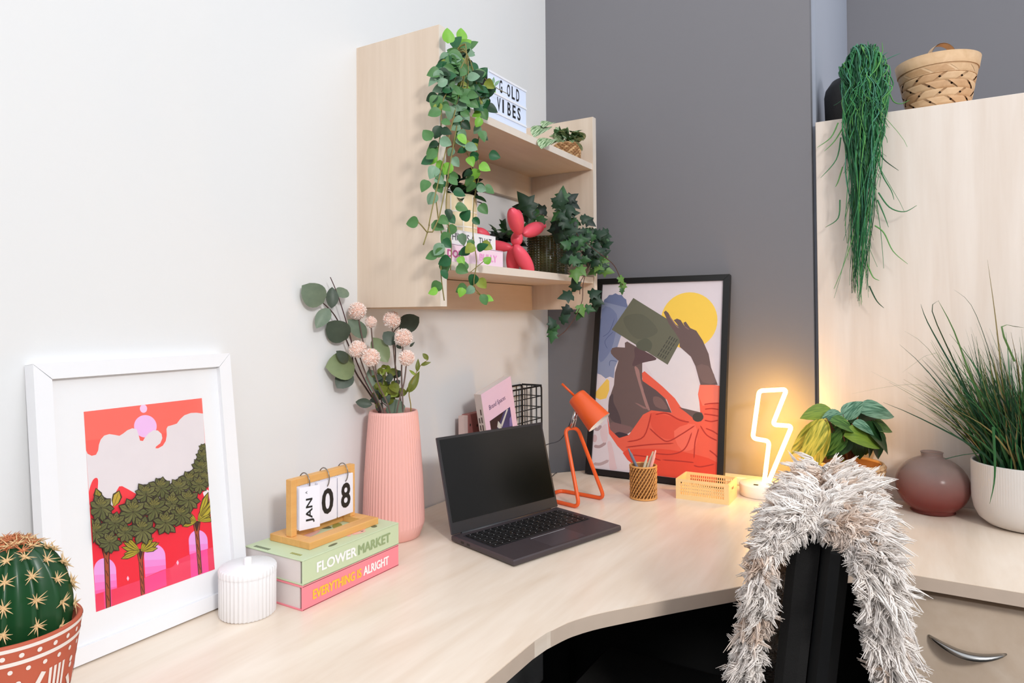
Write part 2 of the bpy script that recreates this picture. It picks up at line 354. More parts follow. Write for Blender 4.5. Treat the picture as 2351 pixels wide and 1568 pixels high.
_tr = _nt.nodes.new('ShaderNodeBsdfTransparent'); _gl = _nt.nodes.new('ShaderNodeBsdfGlossy'); _gl.inputs['Roughness'].default_value = .06; _fr = _nt.nodes.new('ShaderNodeFresnel'); _fr.inputs[0].default_value = 1.35; _mx = _nt.nodes.new('ShaderNodeMixShader')
_nt.links.new(_fr.outputs[0], _mx.inputs[0]); _nt.links.new(_tr.outputs[0], _mx.inputs[1]); _nt.links.new(_gl.outputs[0], _mx.inputs[2]); _nt.links.new(_mx.outputs[0], _nt.nodes['Material Output'].inputs[0])

# white framed palm print leaning on the white wall
xb, yl, yr, hgt, thk, fwid = .081, -1.622, -1.297, .438, .026, .024
lean = math.asin((xb-.027)/hgt)
xd = Vector((0, 1, 0)); yd = Vector((-math.sin(lean), 0, math.cos(lean))); WF = frame3((xb, yl, thk*math.sin(lean)-.0003), xd, yd); W = yr-yl
pic = thing('framed_print', 'white framed print of palm trees and pink arches leaning on the white wall', 'picture', (xb, (yl+yr)/2, 0))
def rail(name, pts, M, t, m, parent, bev=0.0):
    n = len(pts); vs = [M @ Vector((x, y, 0)) for x, y in pts]+[M @ Vector((x, y, -t)) for x, y in pts]
    return part(name, MB().add(vs, [tuple(range(n)), tuple(range(n, 2*n))[::-1]]+[(i, (i+1) % n, n+(i+1) % n, n+i) for i in range(n)]), m, parent)
def frame_rails(W, H, fw, M, t, m, parent):
    g = .0004
    rail('frame_rail', [(0, 0), (W, 0), (W-fw-g, fw-g), (fw+g, fw-g)], M, t, m, parent); rail('frame_rail', [(0, H), (fw+g, H-fw+g), (W-fw-g, H-fw+g), (W, H)], M, t, m, parent)
    rail('frame_rail', [(0, g), (fw, fw+g), (fw, H-fw-g), (0, H-g)], M, t, m, parent); rail('frame_rail', [(W, g), (W, H-g), (W-fw, H-fw-g), (W-fw, fw+g)], M, t, m, parent)
frame_rails(W, hgt, fwid, WF, thk, M_wframe, pic)
MT = WF @ Matrix.Translation((0, 0, -.009))
part('mount', MB().add([MT @ Vector(p) for p in [(.012, .012, 0), (W-.012, .012, 0), (W-.012, hgt-.012, 0), (.012, hgt-.012, 0), (.012, .012, -.008), (W-.012, .012, -.008), (W-.012, hgt-.012, -.008), (.012, hgt-.012, -.008)]], [(0, 1, 2, 3), (7, 6, 5, 4), (0, 4, 5, 1), (1, 5, 6, 2), (2, 6, 7, 3), (3, 7, 4, 0)]), M_mount, pic)
def on_frame(u, v, M):
    n = (M.to_3x3() @ Vector((0, 0, 1))); p = onp(u, v, M.translation, n); q = M.inverted() @ p; return q
q4 = [(180+a/3.015, 900+b/3.015) for a, b in [(52, 130), (868, 45), (930, 1235), (105, 1525)]]
cs = [on_frame(u, v, MT) for u, v in q4]
px0 = (cs[0].x+cs[3].x)/2; px1 = (cs[1].x+cs[2].x)/2; py0 = (cs[2].y+cs[3].y)/2; py1 = (cs[0].y+cs[1].y)/2
A = Art([(52, 130), (868, 45), (930, 1235), (105, 1525)], MT @ Matrix.Translation((px0, py0, .0002)), px1-px0, py1-py0)
A.poly([(52, 130), (868, 45), (930, 1235), (105, 1525)], (255, 108, 95))
A.poly([(60, 330), (880, 260), (930, 1235), (105, 1525)], (250, 96, 86))
A.poly(ellipse(465, 113, 25, 29), (243, 200, 235)); A.poly(ellipse(475, 236, 78, 78), (240, 190, 238))
A.poly([(58, 400), (72, 422), (100, 437), (130, 430), (146, 400), (152, 360), (165, 325), (190, 297), (225, 287), (262, 293), (295, 300), (320, 285), (350, 262), (385, 248), (415, 256), (428, 300), (436, 335), (456, 338), (470, 315), (495, 285), (530, 264), (560, 266), (585, 290), (590, 320), (575, 355), (545, 378), (541, 390), (560, 390), (592, 372), (613, 340), (621, 300), (620, 255), (630, 238), (660, 230), (692, 220), (715, 190), (745, 163), (790, 147), (830, 146), (880, 152), (900, 760), (80, 800)], (230, 221, 224))
A.poly([(74, 700), (85, 650), (105, 605), (128, 590), (140, 605), (138, 650), (125, 760), (80, 780)], (244, 60, 68), 3)
A.poly([(225, 830), (262, 690), (285, 652), (305, 650), (345, 672), (400, 705), (420, 850)], (244, 55, 65))
A.poly([(80, 760), (300, 800), (600, 760), (905, 660), (930, 1235), (105, 1525)], (238, 34, 56))
A.poly([(860, 700), (890, 680), (903, 690), (900, 760), (870, 740)], (245, 235, 235))
def arch(x0, x1, yt, b0, b1):
    cx = (x0+x1)/2; top = [(cx-(x1-x0)/2*math.cos(PI*i/14), yt+(x1-x0)*.55-(x1-x0)*.55*math.sin(PI*i/14)) for i in range(15)]
    A.poly(top+[(x1+6, b1), (x0+8, b0)], (236, 160, 228)); c = [(240, 140, 214), (245, 120, 195), (250, 98, 170), (255, 76, 148), (255, 62, 130)]
    y0 = yt+(x1-x0)*.55
    for i, col in enumerate(c):
        t = (i+.6)/5.4; A.poly([(x0+8*t, y0+(b0-y0)*t), (x1+6*t, y0+(b1-y0)*t), (x1+6, b1), (x0+8, b0)], col)
arch(97, 250, 1150, 1530, 1470); arch(445, 592, 1058, 1400, 1350); arch(755, 885, 962, 1295, 1245)
A.poly([(105, 1400), (250, 1360), (400, 1310), (560, 1240), (640, 1215), (680, 1165), (760, 1130), (920, 1080), (930, 1235), (105, 1525)], (240, 58, 92))
A.poly([(160, 1387), (214, 1372), (214, 1500), (166, 1520)], (246, 70, 140)); A.poly([(446, 1292), (592, 1232), (596, 1345), (448, 1402)], (255, 72, 140)); A.poly([(762, 1130), (882, 1092), (888, 1250), (764, 1292)], (255, 72, 150))
for x, y in ((330, 1293), (675, 1187)): A.poly([(x, y-18), (x+9, y), (x, y+18), (x-9, y)], (250, 190, 215))
def trunk(xt, yt, xb_, yb, w):
    A.poly([(xt-w*1.1, yt), (xt+w*1.1, yt-4), (xt+w*.62, yt+80), (xb_+w*.55, yb-6), (xb_-w*.5, yb+8), (xt-w*.5, yt+90)], (60, 30, 25))
    A.poly([(xt-w*.8, yt+6), (xt-w*.1, yt+70), (xt+w*.1, yt+70), (xt+w*.8, yt+4), (xt+w*.42, yt+90), (xb_+w*.35, yb-6), (xb_-w*.3, yb+8), (xt-w*.35, yt+95)], (165, 74, 42))
    for i in range(4): A.line([(xt+(xb_-xt)*i/4-w*.2, yt+90+(yb-yt-90)*i/4), (xt+(xb_-xt)*i/4+w*.25, yt+130+(yb-yt-90)*i/4)], 5, (70, 34, 24))
trunk(185, 1060, 190, 1495, 34); trunk(420, 1090, 430, 1405, 26); trunk(812, 900, 828, 1265, 26)
def petal(cx, cy, a, l, w, c1, c2):
    d = Vector((math.cos(a), math.sin(a))); n = Vector((-d.y, d.x)); c = Vector((cx, cy))
    def P(k, q): return [tuple(c+d*l*t*k+n*w*q*s) for t, s in ((.05, 0), (.35, .42), (.7, .5), (1.0, 0), (.7, -.5), (.35, -.42))]
    A.poly(P(1.04, 1.35), c1); A.poly(P(.97, .95), c2)
    A.line([tuple(c+d*l*.1), tuple(c+d*l*.85)], l*.02, c1)
random.seed(3)
def fronds(cx, cy, r):
    for a in (-165, -150, 170, -20, -8, -34, -48, -62, 158, -135): petal(cx, cy, math.radians(a+random.uniform(-4, 4)), r*random.uniform(.8, 1.05), r*.2, (74, 62, 20), (176, 160, 42))
fronds(420, 1105, 140); fronds(815, 900, 130)
for a in (-70, -50, -35): petal(830, 880, math.radians(a), 190, 34, (74, 62, 20), (186, 168, 44))
petal(160, 800, math.radians(-105), 140, 46, (70, 60, 20), (150, 140, 45)); petal(240, 800, math.radians(-70), 125, 50, (70, 60, 20), (190, 160, 50))
for cx, cy, r in [(870, 390, 34), (865, 450, 52), (850, 525, 66), (870, 600, 62), (770, 610, 75), (690, 660, 72), (570, 660, 82), (465, 700, 80), (830, 640, 62), (640, 770, 88), (755, 745, 80), (520, 800, 92), (700, 850, 76), (370, 820, 100), (150, 790, 92), (590, 900, 84), (430, 950, 92), (240, 900, 80), (310, 970, 66), (110, 960, 92), (200, 1035, 78)]:
    n = 9
    A.poly(ellipse(cx, cy, r*.72, r*.78, 14), (52, 46, 26))
    for i in range(n): petal(cx, cy+r*.1, 2*PI*i/n+random.uniform(-.12, .12), r*random.uniform(.95, 1.15), r*.44, (44, 36, 22), random.choice([(100, 101, 54), (108, 108, 60), (90, 94, 50)]))
    for i in range(5): petal(cx, cy-r*.15, math.radians(-150+30*i), r*.5, r*.2, (44, 36, 22), (120, 116, 56))
part('print', A.mb, A.mats, pic, recalc=False)
part('glazing', MB().add([MT @ Vector(p) for p in [(.012, .012, .005), (W-.012, .012, .005), (W-.012, hgt-.012, .005), (.012, hgt-.012, .005)]], [(0, 1, 2, 3)]), M_glass, pic)

# black framed print of a reader, leaning on the grey wall
p0 = onz(1361, 1091); p1 = onz(1668, 1130); yb = (p0.y+p1.y)/2; xl, xr = .203, .634; H2 = .632
lean2 = math.asin((-.027-yb)/H2)
BF = frame3((xl, yb, .022*math.sin(lean2)-.0003), (1, 0, 0), (0, math.sin(lean2), math.cos(lean2))); W2 = xr-xl
pb = thing('framed_print', 'black framed print of a reader in orange covering the face with a book', 'picture', ((xl+xr)/2, yb, 0))
M_bframe = mat('black_frame_wood', (16, 14, 13), 0.4, 0.1, 60)
frame_rails(W2, H2, .0185, BF, .022, M_bframe, pb)
BT = BF @ Matrix.Translation((0, 0, -.006))
part('backing', MB().add([BT @ Vector(p) for p in [(.01, .01, 0), (W2-.01, .01, 0), (W2-.01, H2-.01, 0), (.01, H2-.01, 0), (.01, .01, -.008), (W2-.01, .01, -.008), (W2-.01, H2-.01, -.008), (.01, H2-.01, -.008)]], [(0, 1, 2, 3), (7, 6, 5, 4), (0, 4, 5, 1), (1, 5, 6, 2), (2, 6, 7, 3), (3, 7, 4, 0)]), mat('print_paper', (226, 214, 218), .6, .02, 6), pb)
fq = .0185
A = Art([(138, 72), (1040, 45), (1020, 1545), (105, 1440)], BT @ Matrix.Translation((fq, fq, .0002)), W2-2*fq, H2-2*fq)
A.poly([(138, 72), (1040, 45), (1020, 1545), (105, 1440)], (226, 213, 217))
A.poly([(460, 660), (560, 640), (760, 560), (860, 800), (880, 1000), (740, 990)], (229, 219, 221), 3)
A.poly(ellipse(790, 348, 210, 215), (252, 208, 82))
cl = []
for i in range(24):
    a = 2*PI*i/24; cl.append((235+92*math.cos(a)*(1+.03*(-1)**i), 235+92*math.sin(a)*(1+.05*(-1)**i)))
A.poly(cl, (112, 122, 158)); A.poly([(135, 200), (330, 250), (300, 420), (260, 560), (275, 640), (250, 700), (245, 780), (215, 768), (185, 782), (150, 755), (122, 745), (130, 500)], (140, 148, 176)); A.poly([(140, 260), (250, 300), (240, 480), (200, 600), (130, 640)], (120, 130, 165), 4)
for pts in ([(150, 470), (200, 430), (235, 330)], [(210, 690), (215, 650), (265, 655)], [(190, 560), (170, 500), (230, 430)]): A.line(pts, 5, (92, 102, 140), 4)
A.poly([(118, 880), (150, 840), (195, 785), (212, 800), (215, 870), (195, 930), (150, 940), (118, 925)], (245, 200, 90)); A.poly([(150, 1090), (175, 1060), (200, 1000), (192, 1080), (165, 1115), (148, 1110)], (245, 200, 90))
for pts, c in (([(115, 1150), (140, 1160), (165, 1130)], (178, 150, 152)), ([(118, 1280), (160, 1285), (205, 1255)], (178, 150, 152)), ([(120, 1410), (170, 1412), (230, 1385)], (190, 165, 166))): A.line(pts, 22, c, 4)
A.poly([(215, 1255), (245, 1260), (280, 1400), (290, 1450), (240, 1450), (230, 1350)], (226, 196, 198), 3); A.poly([(160, 1165), (205, 1120), (215, 1240), (180, 1250)], (226, 200, 202), 3); A.poly(ellipse(122, 1225, 16, 28), (214, 180, 182))
SK = (109, 88, 85); SKD = (84, 68, 70)
A.poly([(215, 575), (225, 555), (255, 547), (320, 551), (318, 515), (335, 505), (430, 560), (556, 632), (500, 655), (452, 666), (455, 790), (560, 850), (620, 910), (690, 1060), (420, 1160), (300, 1220), (235, 1180), (212, 1050), (215, 940), (248, 830), (252, 740), (275, 650), (240, 620), (218, 595)], SK)
A.poly([(390, 560), (420, 555), (556, 632), (500, 655), (452, 666), (380, 690), (395, 620)], (96, 72, 74), 3)
A.poly([(218, 920), (245, 900), (250, 960), (290, 1040), (310, 1120), (240, 1090), (214, 1020)], SKD, 3); A.poly([(232, 1110), (310, 1120), (400, 1150), (350, 1200), (300, 1220), (240, 1190)], (128, 96, 94), 3); A.poly([(262, 1195), (300, 1178), (368, 1200), (320, 1222), (285, 1215)], (62, 50, 58), 3)
A.poly([(395, 700), (430, 720), (450, 820), (520, 1000), (495, 1005), (450, 880)], (166, 124, 118), 3); A.poly([(405, 962), (430, 968), (515, 1012), (470, 1005)], (150, 112, 108))
A.poly([(455, 790), (530, 840), (610, 910), (680, 1040), (520, 1015), (470, 880)], (98, 78, 78)); A.poly([(540, 920), (600, 930), (650, 1010), (560, 990)], (126, 96, 92), 3)
OR = (238, 98, 74)
A.poly([(452, 742), (470, 728), (520, 770), (610, 845), (700, 930), (745, 995), (830, 1040), (895, 1100), (880, 960), (868, 900), (880, 830), (930, 820), (1030, 840), (1022, 1545), (560, 1500), (330, 1320), (290, 1280), (225, 1190), (206, 1060), (232, 1160), (300, 1222), (370, 1200), (430, 1110), (470, 1050), (530, 1018), (680, 1036), (640, 940), (560, 870), (458, 800)], OR)
A.poly([(880, 828), (930, 818), (1030, 838), (1026, 960), (905, 985), (870, 905)], (247, 122, 98)); A.poly([(730, 995), (900, 1035), (912, 1060), (895, 1100), (830, 1070), (780, 1030)], SK); A.poly(ellipse(872, 1068, 40, 34), (72, 64, 58))
A.poly([(520, 1040), (660, 1060), (800, 1110), (690, 1230), (560, 1180)], (232, 84, 62), 3); A.poly([(330, 1330), (520, 1300), (760, 1320), (1022, 1400), (1022, 1545), (560, 1500)], (232, 76, 52), 3); A.poly([(700, 1170), (850, 1120), (860, 1280), (760, 1310)], (245, 112, 90), 3)
for pts in ([(360, 1250), (480, 1210), (530, 1040)], [(520, 1150), (600, 1220), (660, 1245), (760, 1190), (850, 1130)], [(350, 1290), (520, 1270), (700, 1260)], [(540, 1330), (680, 1340), (780, 1300), (830, 1180)], [(850, 1370), (855, 1250), (880, 1150)], [(620, 1380), (760, 1390), (850, 1400)], [(890, 1130), (940, 1200), (1015, 1240)], [(930, 1150), (980, 1170), (1020, 1195)], [(560, 1050), (640, 1040), (740, 1090), (810, 1105)], [(400, 1345), (520, 1360), (610, 1385)], [(960, 1310), (1000, 1340), (1020, 1360)], [(850, 1420), (900, 1430), (1000, 1410)], [(915, 975), (960, 968), (1025, 965)], [(920, 1010), (970, 1005), (1022, 1012)], [(915, 1045), (960, 1050), (1022, 1060)], [(920, 1090), (970, 1100), (1020, 1090)]): A.line(pts, 9, (186, 50, 40), 5)
A.poly([(370, 175), (770, 425), (640, 680), (217, 415)], (107, 106, 88)); A.poly([(300, 330), (440, 300), (560, 420), (480, 480), (380, 470)], (98, 98, 82), 4); A.poly([(405, 520), (470, 480), (520, 520), (500, 580), (420, 560)], (92, 94, 78), 4)
for i in range(4):
    for j in range(5):
        x, y = 655+i*17-j*19, 465+i*8+j*31; A.line([(x, y), (x-15, y+25)], 6, (62, 62, 56))
A.poly([(600, 285), (615, 272), (635, 290), (672, 355), (712, 400), (735, 420), (700, 372), (676, 345), (700, 333), (728, 345), (760, 395), (748, 365), (765, 356), (785, 385), (800, 405), (845, 425), (895, 500), (940, 600), (960, 700), (1012, 830), (885, 830), (845, 690), (810, 620), (725, 545), (722, 490), (690, 440), (640, 370)], SK)
A.line([(640, 310), (690, 380), (715, 405)], 8, (150, 118, 112), 3); A.line([(760, 395), (790, 415)], 8, (140, 108, 102)); A.poly([(850, 690), (940, 690), (1000, 810), (900, 810)], (122, 98, 94), 2)
part('print', A.mb, A.mats, pb, recalc=False)

# ================================================================ things on the desk
# ---- cactus in a painted terracotta pot
random.seed(11)
cx, cy = .205, -1.722
cac = thing('potted_cactus', 'round green barrel cactus with tan spines in a patterned terracotta pot', 'cactus', (cx, cy, 0))
M_terra = mat('terracotta', (190, 92, 66), 0.75, 0.1, 25, bump=0.15, bscale=120); M_paint = mat('white_pot_paint', (238, 228, 222), 0.6, 0.04, 40)
prof = [(0, 0), (.048, 0), (.052, .004), (.058, .05), (.066, .10), (.0715, .138), (.072, .144), (.0695, .146), (.066, .144), (.062, .128), (0, .126)]
part('pot', MB().lathe(prof, (cx, cy, 0), 64), M_terra, cac)
def potr(z): return .052+(z-.004)*(.0715-.052)/.134+.0004
pm = MB()
def strip(pts, wid):
    # band on the pot surface; pts in (angle, z)
    L = []; Rr = []; P = []
    for i in range(len(pts)-1):
        n = max(2, int(abs(pts[i+1][0]-pts[i][0])/.08)+1)
        P += [(pts[i][0]+(pts[i+1][0]-pts[i][0])*j/n, pts[i][1]+(pts[i+1][1]-pts[i][1])*j/n) for j in range(n)]
    P.append(pts[-1])
    for i in range(len(P)):
        a = Vector((P[max(0, i-1)][0]*.066, P[max(0, i-1)][1])); b = Vector((P[min(len(P)-1, i+1)][0]*.066, P[min(len(P)-1, i+1)][1])); t = (b-a).normalized(); n = Vector((-t.y, t.x))*wid*.5
        for lst, s in ((L, 1), (Rr, -1)):
            th = P[i][0]+n.x*s/.066; z = P[i][1]+n.y*s; r = potr(z); lst.append(Vector((cx+r*math.cos(th), cy+r*math.sin(th), z)))
    k = len(L); pm.add(L+Rr, [(i, i+1, k+i+1, k+i) for i in range(k-1)])
def dot(th, z, r):
    pts = []
    for i in range(10):
        a = 2*PI*i/10; t2 = th+math.cos(a)*r/.066; zz = z+math.sin(a)*r*1.15; rr = potr(zz); pts.append(Vector((cx+rr*math.cos(t2), cy+rr*math.sin(t2), zz)))
    pm.add(pts, [tuple(range(10))])
strip([(0, .1405), (2*PI, .1405)], .0042); strip([(0, .1245), (2*PI, .1245)], .0045); strip([(0, .03), (2*PI, .03)], .004)
for i in range(26):
    dot(2*PI*i/26, .1325, .0024); dot(2*PI*(i+.4)/26, .1155, .0023)
for q in range(5):
    t0 = 2*PI*q/5-1.05
    for j in range(4): strip([(t0+.085*j, .105), (t0+.085*j, .036)], .0032)
    s0 = t0+.42
    strip([(s0, .082), (s0+.3, .045), (s0+.55, .082), (s0+.72, .104)], .0055); strip([(s0-.02, .05), (s0+.2, .036)], .005); strip([(s0+.42, .04), (s0+.55, .056), (s0+.7, .04)], .005)
    strip([(s0+.62, .062), (s0+.75, .085)], .005); dot(s0+.05, .1, .003); dot(s0+.05, .093, .0028); dot(s0+.35, .1, .003); dot(s0+.74, .064, .003)
    pts = []
    for th, z in ((s0+.22, .066), (s0+.38, .068), (s0+.3, .056)): r = potr(z)+.0001; pts.append(Vector((cx+r*math.cos(th), cy+r*math.sin(th), z)))
    pm.add(pts, [(0, 1, 2)])
part('painted_pattern', pm, M_paint, cac, label='white painted bands, dots and zigzags', recalc=False)
part('soil', MB().lathe([(.0, .132), (.064, .13)], (cx, cy, 0), 32), mat('dark_soil', (46, 36, 30), .95, .3, 200, bump=.6, bscale=300), cac)
NR = 13; CR, CH, CZc = .0635, .082, .160
def crib(th): return 1-.24*abs(math.sin(th*NR/2))**.8
def cpt(th, ph): r = CR*math.cos(ph)*crib(th); return Vector((cx+r*math.cos(th), cy+r*math.sin(th), CZc+CH*math.sin(ph)))
cb = MB(); vs = []; n1, n2 = NR*10, 22
for i in range(n2+1):
    ph = -PI*.36+(PI*.86)*i/n2
    for j in range(n1): vs.append(cpt(2*PI*j/n1+PI/NR*0, ph))
cb.add(vs, [(i*n1+j, i*n1+(j+1) % n1, (i+1)*n1+(j+1) % n1, (i+1)*n1+j) for i in range(n2) for j in range(n1)], 0, True)
body = part('cactus_body', cb, mat('cactus_skin', (28, 74, 40), 0.35, 0.25, 14, spec=.5), cac)
M_spine = mat('tan_spines', (226, 190, 140), 0.6, 0.15, 90); M_spine2 = mat('rust_spines', (196, 118, 76), 0.6, 0.15, 90)
def cluster(seed):
    random.seed(seed); mb = MB(); mb.lathe([(0, -.001), (.003, 0), (0, .003)], (0, 0, 0), 6)
    for i in range(11):
        a = 2*PI*i/11+random.uniform(-.3, .3); e = random.uniform(.15, .75); l = random.uniform(.008, .0155)
        d = Vector((math.cos(a)*math.cos(e), math.sin(a)*math.cos(e), math.sin(e))); mb.tube([(0, 0, .001), d*l*.6, d*l+Vector((0, 0, -.001))], [.0009, .0006, .0001], 4, caps=False)
    return mb
CLM = [cluster(s).mesh('spine_cluster', M_spine) for s in range(4)]; CLR = [cluster(s).mesh('spine_cluster', M_spine2) for s in range(9, 12)]
for q in range(NR):
    th = 2*PI*q/NR
    for k in range(6):
        ph = -.38+k*.34+(.17 if q % 2 else 0)
        if ph > 1.35: continue
        p = cpt(th, ph); n = Vector((math.cos(th)*math.cos(ph), math.sin(th)*math.cos(ph), math.sin(ph)*.9)).normalized()
        o = bpy.data.objects.new('spine_cluster', random.choice(CLM)); COL.objects.link(o); o.parent = body
        o.matrix_local = ROOT[body].inverted() @ (Matrix.Translation(p) @ n.to_track_quat('Z', 'Y').to_matrix().to_4x4() @ Matrix.Rotation(random.uniform(0, 6), 4, 'Z'))
for i in range(20):
    th = 2*PI*i*.382; ph = 1.12+.4*(i/20); p = cpt(th, min(ph, 1.5)); n = Vector((math.cos(th)*math.cos(ph)*.8, math.sin(th)*math.cos(ph)*.8, 1)).normalized()
    o = bpy.data.objects.new('spine_cluster', random.choice(CLR)); COL.objects.link(o); o.parent = body
    o.matrix_local = ROOT[body].inverted() @ (Matrix.Translation(p) @ n.to_track_quat('Z', 'Y').to_matrix().to_4x4())

# ---- ribbed white jar
cx, cy = .1365, -1.3425
jar = thing('lidded_jar', 'small white ribbed ceramic jar with a knobbed lid beside the stacked books', 'jar', (cx, cy, 0))
M_cer = mat('matt_white_ceramic', (241, 240, 242), 0.5, 0.01, 30)
rib = lambda r, z, a, i: r*(1-.035*abs(math.sin(a*25)))
part('jar_body', MB().lathe([(0, 0), (.043, 0), (.0462, .003), (.0465, .0695)], (cx, cy, 0), 300, rad=lambda r, z, a, i: r*(1-.04*abs(math.sin(a*20))) if r > .01 else r), M_cer, jar)
part('lid', MB().lathe([(.0468, .0695), (.0471, .071), (.0471, .079), (.0448, .0815), (.0, .0825)], (cx, cy, 0), 300, rad=lambda r, z, a, i: r*(1-.03*abs(math.sin(a*20))) if r > .0465 else r), M_cer, jar)
part('knob', MB().lathe([(.0065, .082), (.0065, .092), (.0055, .094), (0, .0945)], (cx, cy, 0), 20), M_cer, jar)

# ---- two stacked books
M_page = mat('book_pages', (226, 216, 213), 0.85, 0.06, 20); M_gcov = mat('sage_green_cover', (200, 215, 178), 0.45, 0.02, 30); M_pcov = mat('coral_pink_cover', (247, 140, 152), 0.45, 0.02, 30)
def hardback(name, label, x0, x1, y0, y1, z0, z1, m, spine='x1', ct=.0025):
    b = thing(name, label, 'book', ((x0+x1)/2, (y0+y1)/2, z0))
    part('cover', MB().box(((x0+x1)/2, (y0+y1)/2, z1-ct/2), (x1-x0, y1-y0, ct), bev=.0006), m, b); part('cover', MB().box(((x0+x1)/2, (y0+y1)/2, z0+ct/2), (x1-x0, y1-y0, ct), bev=.0006), m, b)
    part('spine', MB().box((x1-ct/2, (y0+y1)/2, (z0+z1)/2), (ct, y1-y0, z1-z0-.0002), bev=.0009), m, b)
    part('page_block', MB().box(((x0+x1-.006-ct)/2, (y0+y1)/2, (z0+z1)/2), (x1-x0-.006-ct, y1-y0-.004, z1-z0-2*ct-.0001)), M_page, b); return b
b1 = hardback('hardback_book', 'coral pink hardback book lying under the green book', .062, .213, -1.292, -1.043, 0, .042, M_pcov)
text('title', 'EVERYTHING IS', mat('yellow_ink', (255, 196, 62), .5, .02), b1, (.2132, -1.268, .0125), (0, 1, 0), (0, 0, 1), .118, .016, .0, .0004, .00075)
text('title', 'ALRIGHT', mat('white_ink', (248, 246, 246), .5, .02), b1, (.2132, -1.144, .0125), (0, 1, 0), (0, 0, 1), .07, .016, .0, .0004, .00075)
b2 = hardback('hardback_book', 'sage green hardback book on the pink book under the calendar', .06, .212, -1.290, -1.041, .0421, .0855, M_gcov)
text('title', 'FLOWER', MATS['white_ink'], b2, (.2122, -1.258, .0555), (0, 1, 0), (0, 0, 1), .096, .017, .0, .0004, .0009)
text('title', 'MARKET', mat('olive_ink', (148, 168, 122), .5, .02), b2, (.2122, -1.156, .0555), (0, 1, 0), (0, 0, 1), .088, .017, .0, .0004, .0009)
z = .0857; INK = [mat('dark_sage_ink', (98, 108, 82), .5), mat('blush_ink', (236, 186, 176), .5), mat('olive_gold_ink', (150, 150, 70), .5)]
def blot(x, y, a, b_, ang, mi):
    part('printed_motif', MB().add([(x+a*math.cos(t)*math.cos(ang)-b_*math.sin(t)*math.sin(ang), y+a*math.cos(t)*math.sin(ang)+b_*math.sin(t)*math.cos(ang), z+mi*.00004) for t in [2*PI*i/14 for i in range(14)]], [tuple(range(14))]), INK[mi], b2, recalc=False)
blot(.196, -1.205, .004, .012, .1, 0); blot(.186, -1.085, .006, .008, .6, 0); blot(.188, -1.13, .006, .016, -.2, 1); blot(.182, -1.112, .004, .012, .5, 1); blot(.18, -1.15, .005, .01, .9, 1); blot(.11, -1.18, .012, .03, .3, 1); blot(.12, -1.12, .01, .02, .8, 2); blot(.10, -1.14, .01, .02, 1.8, 0)
pm = MB()
for i in range(9): pm.box((.078+i*.0045, -1.281, z), (.003, .007, .0002), 0)
for i in range(6): pm.box((.165+i*.0045, -1.273, z), (.003, .006, .0002), 1)
part('small_print', pm, [INK[0], INK[2]], b2, recalc=False, kind='stuff')

# ---- flip calendar
cal = thing('flip_calendar', 'bamboo flip calendar with ringed number cards standing on the green book', 'calendar', (.127, -1.16, .0856))
M_bam = wood('bamboo', (236, 182, 112), (216, 158, 90), (30, 3, 30), 0.45)
ZB2 = .0856; y0, y1 = -1.247, -1.068
cb_ = MB().box((.091, (y0+y1)/2, ZB2+.0065), (.032, y1-y0, .013), bev=.0008); part('base_bar', cb_, M_bam, cal)
part('base_bar', MB().box((.169, (y0+y1)/2, ZB2+.0065), (.026, y1-y0, .013), bev=.0008), M_bam, cal)
for y in (y0+.012, y1-.012): part('base_bar', MB().box((.1315, y, ZB2+.0065), (.0488, .024, .013), bev=.0008), M_bam, cal)
xf = .122; fy0, fy1 = -1.243, -1.080; zt = .203
for y in (fy0+.0065, fy1-.0065): part('upright', MB().box((xf, y, (ZB2+.0131+zt)/2), (.015, .013, zt-ZB2-.0131), bev=.0008), M_bam, cal)
part('top_bar', MB().box((xf, (fy0+fy1)/2, zt-.007), (.0148, fy1-fy0-.0262, .014), bev=.0008), M_bam, cal)
M_card = mat('calendar_card', (240, 238, 248), .6, .01); M_ink = mat('black_ink', (26, 24, 24), .6, .05); M_ring = mat('ring_wire', (150, 146, 142), .3, .05, 60, metal=1.0)
cards = [(-1.228, .041, 'JAN', .30), (-1.183, .049, '0', .0), (-1.131, .044, '8', -.05)]
for i, (yy, w_, tx, ang) in enumerate(cards):
    X = xf+.011; zc0, zc1 = .107, .186
    for k in (2, 1):
        part('card', MB().box((X-.003*k, yy+w_/2-.001*k, (zc0+zc1)/2+.001*k), (.0006, w_, zc1-zc0)), M_card, cal)
    xd_ = Vector((math.sin(ang), math.cos(ang), 0)); org = Vector((X, yy, zc0)); Mx = frame3(org, xd_, (0, 0, 1))
    cp = part('card', MB().add([Mx @ Vector(p) for p in [(0, 0, 0), (w_, 0, 0), (w_, zc1-zc0, 0), (0, zc1-zc0, 0), (0, 0, -.0008), (w_, 0, -.0008), (w_, zc1-zc0, -.0008), (0, zc1-zc0, -.0008)]], [(0, 1, 2, 3), (7, 6, 5, 4), (0, 4, 5, 1), (1, 5, 6, 2), (2, 6, 7, 3), (3, 7, 4, 0)]), M_card, cal)
    if tx == 'JAN': text('month', 'JAN', M_ink, cp, Mx @ Vector((.030, .011, 0)), (0, 0, 1), -xd_, .046, .017, .02); text('month', 'A', M_ink, cp, Mx @ Vector((.016, .066, 0)), (0, 0, 1), -xd_, .005, .004)
    else: text('digit', tx, M_ink, cp, Mx @ Vector((w_*.2, .014, 0)), xd_, (0, 0, 1), w_*.62, .05, .025)
    yc = yy+w_*.5; ring = [Vector((xf+.002+.0145*math.cos(a), yc, zt-.013+.0195*math.sin(a))) for a in [math.radians(-58+i*17) for i in range(17)]]
    part('ring', MB().tube(ring, .0011, 8), M_ring, cal)

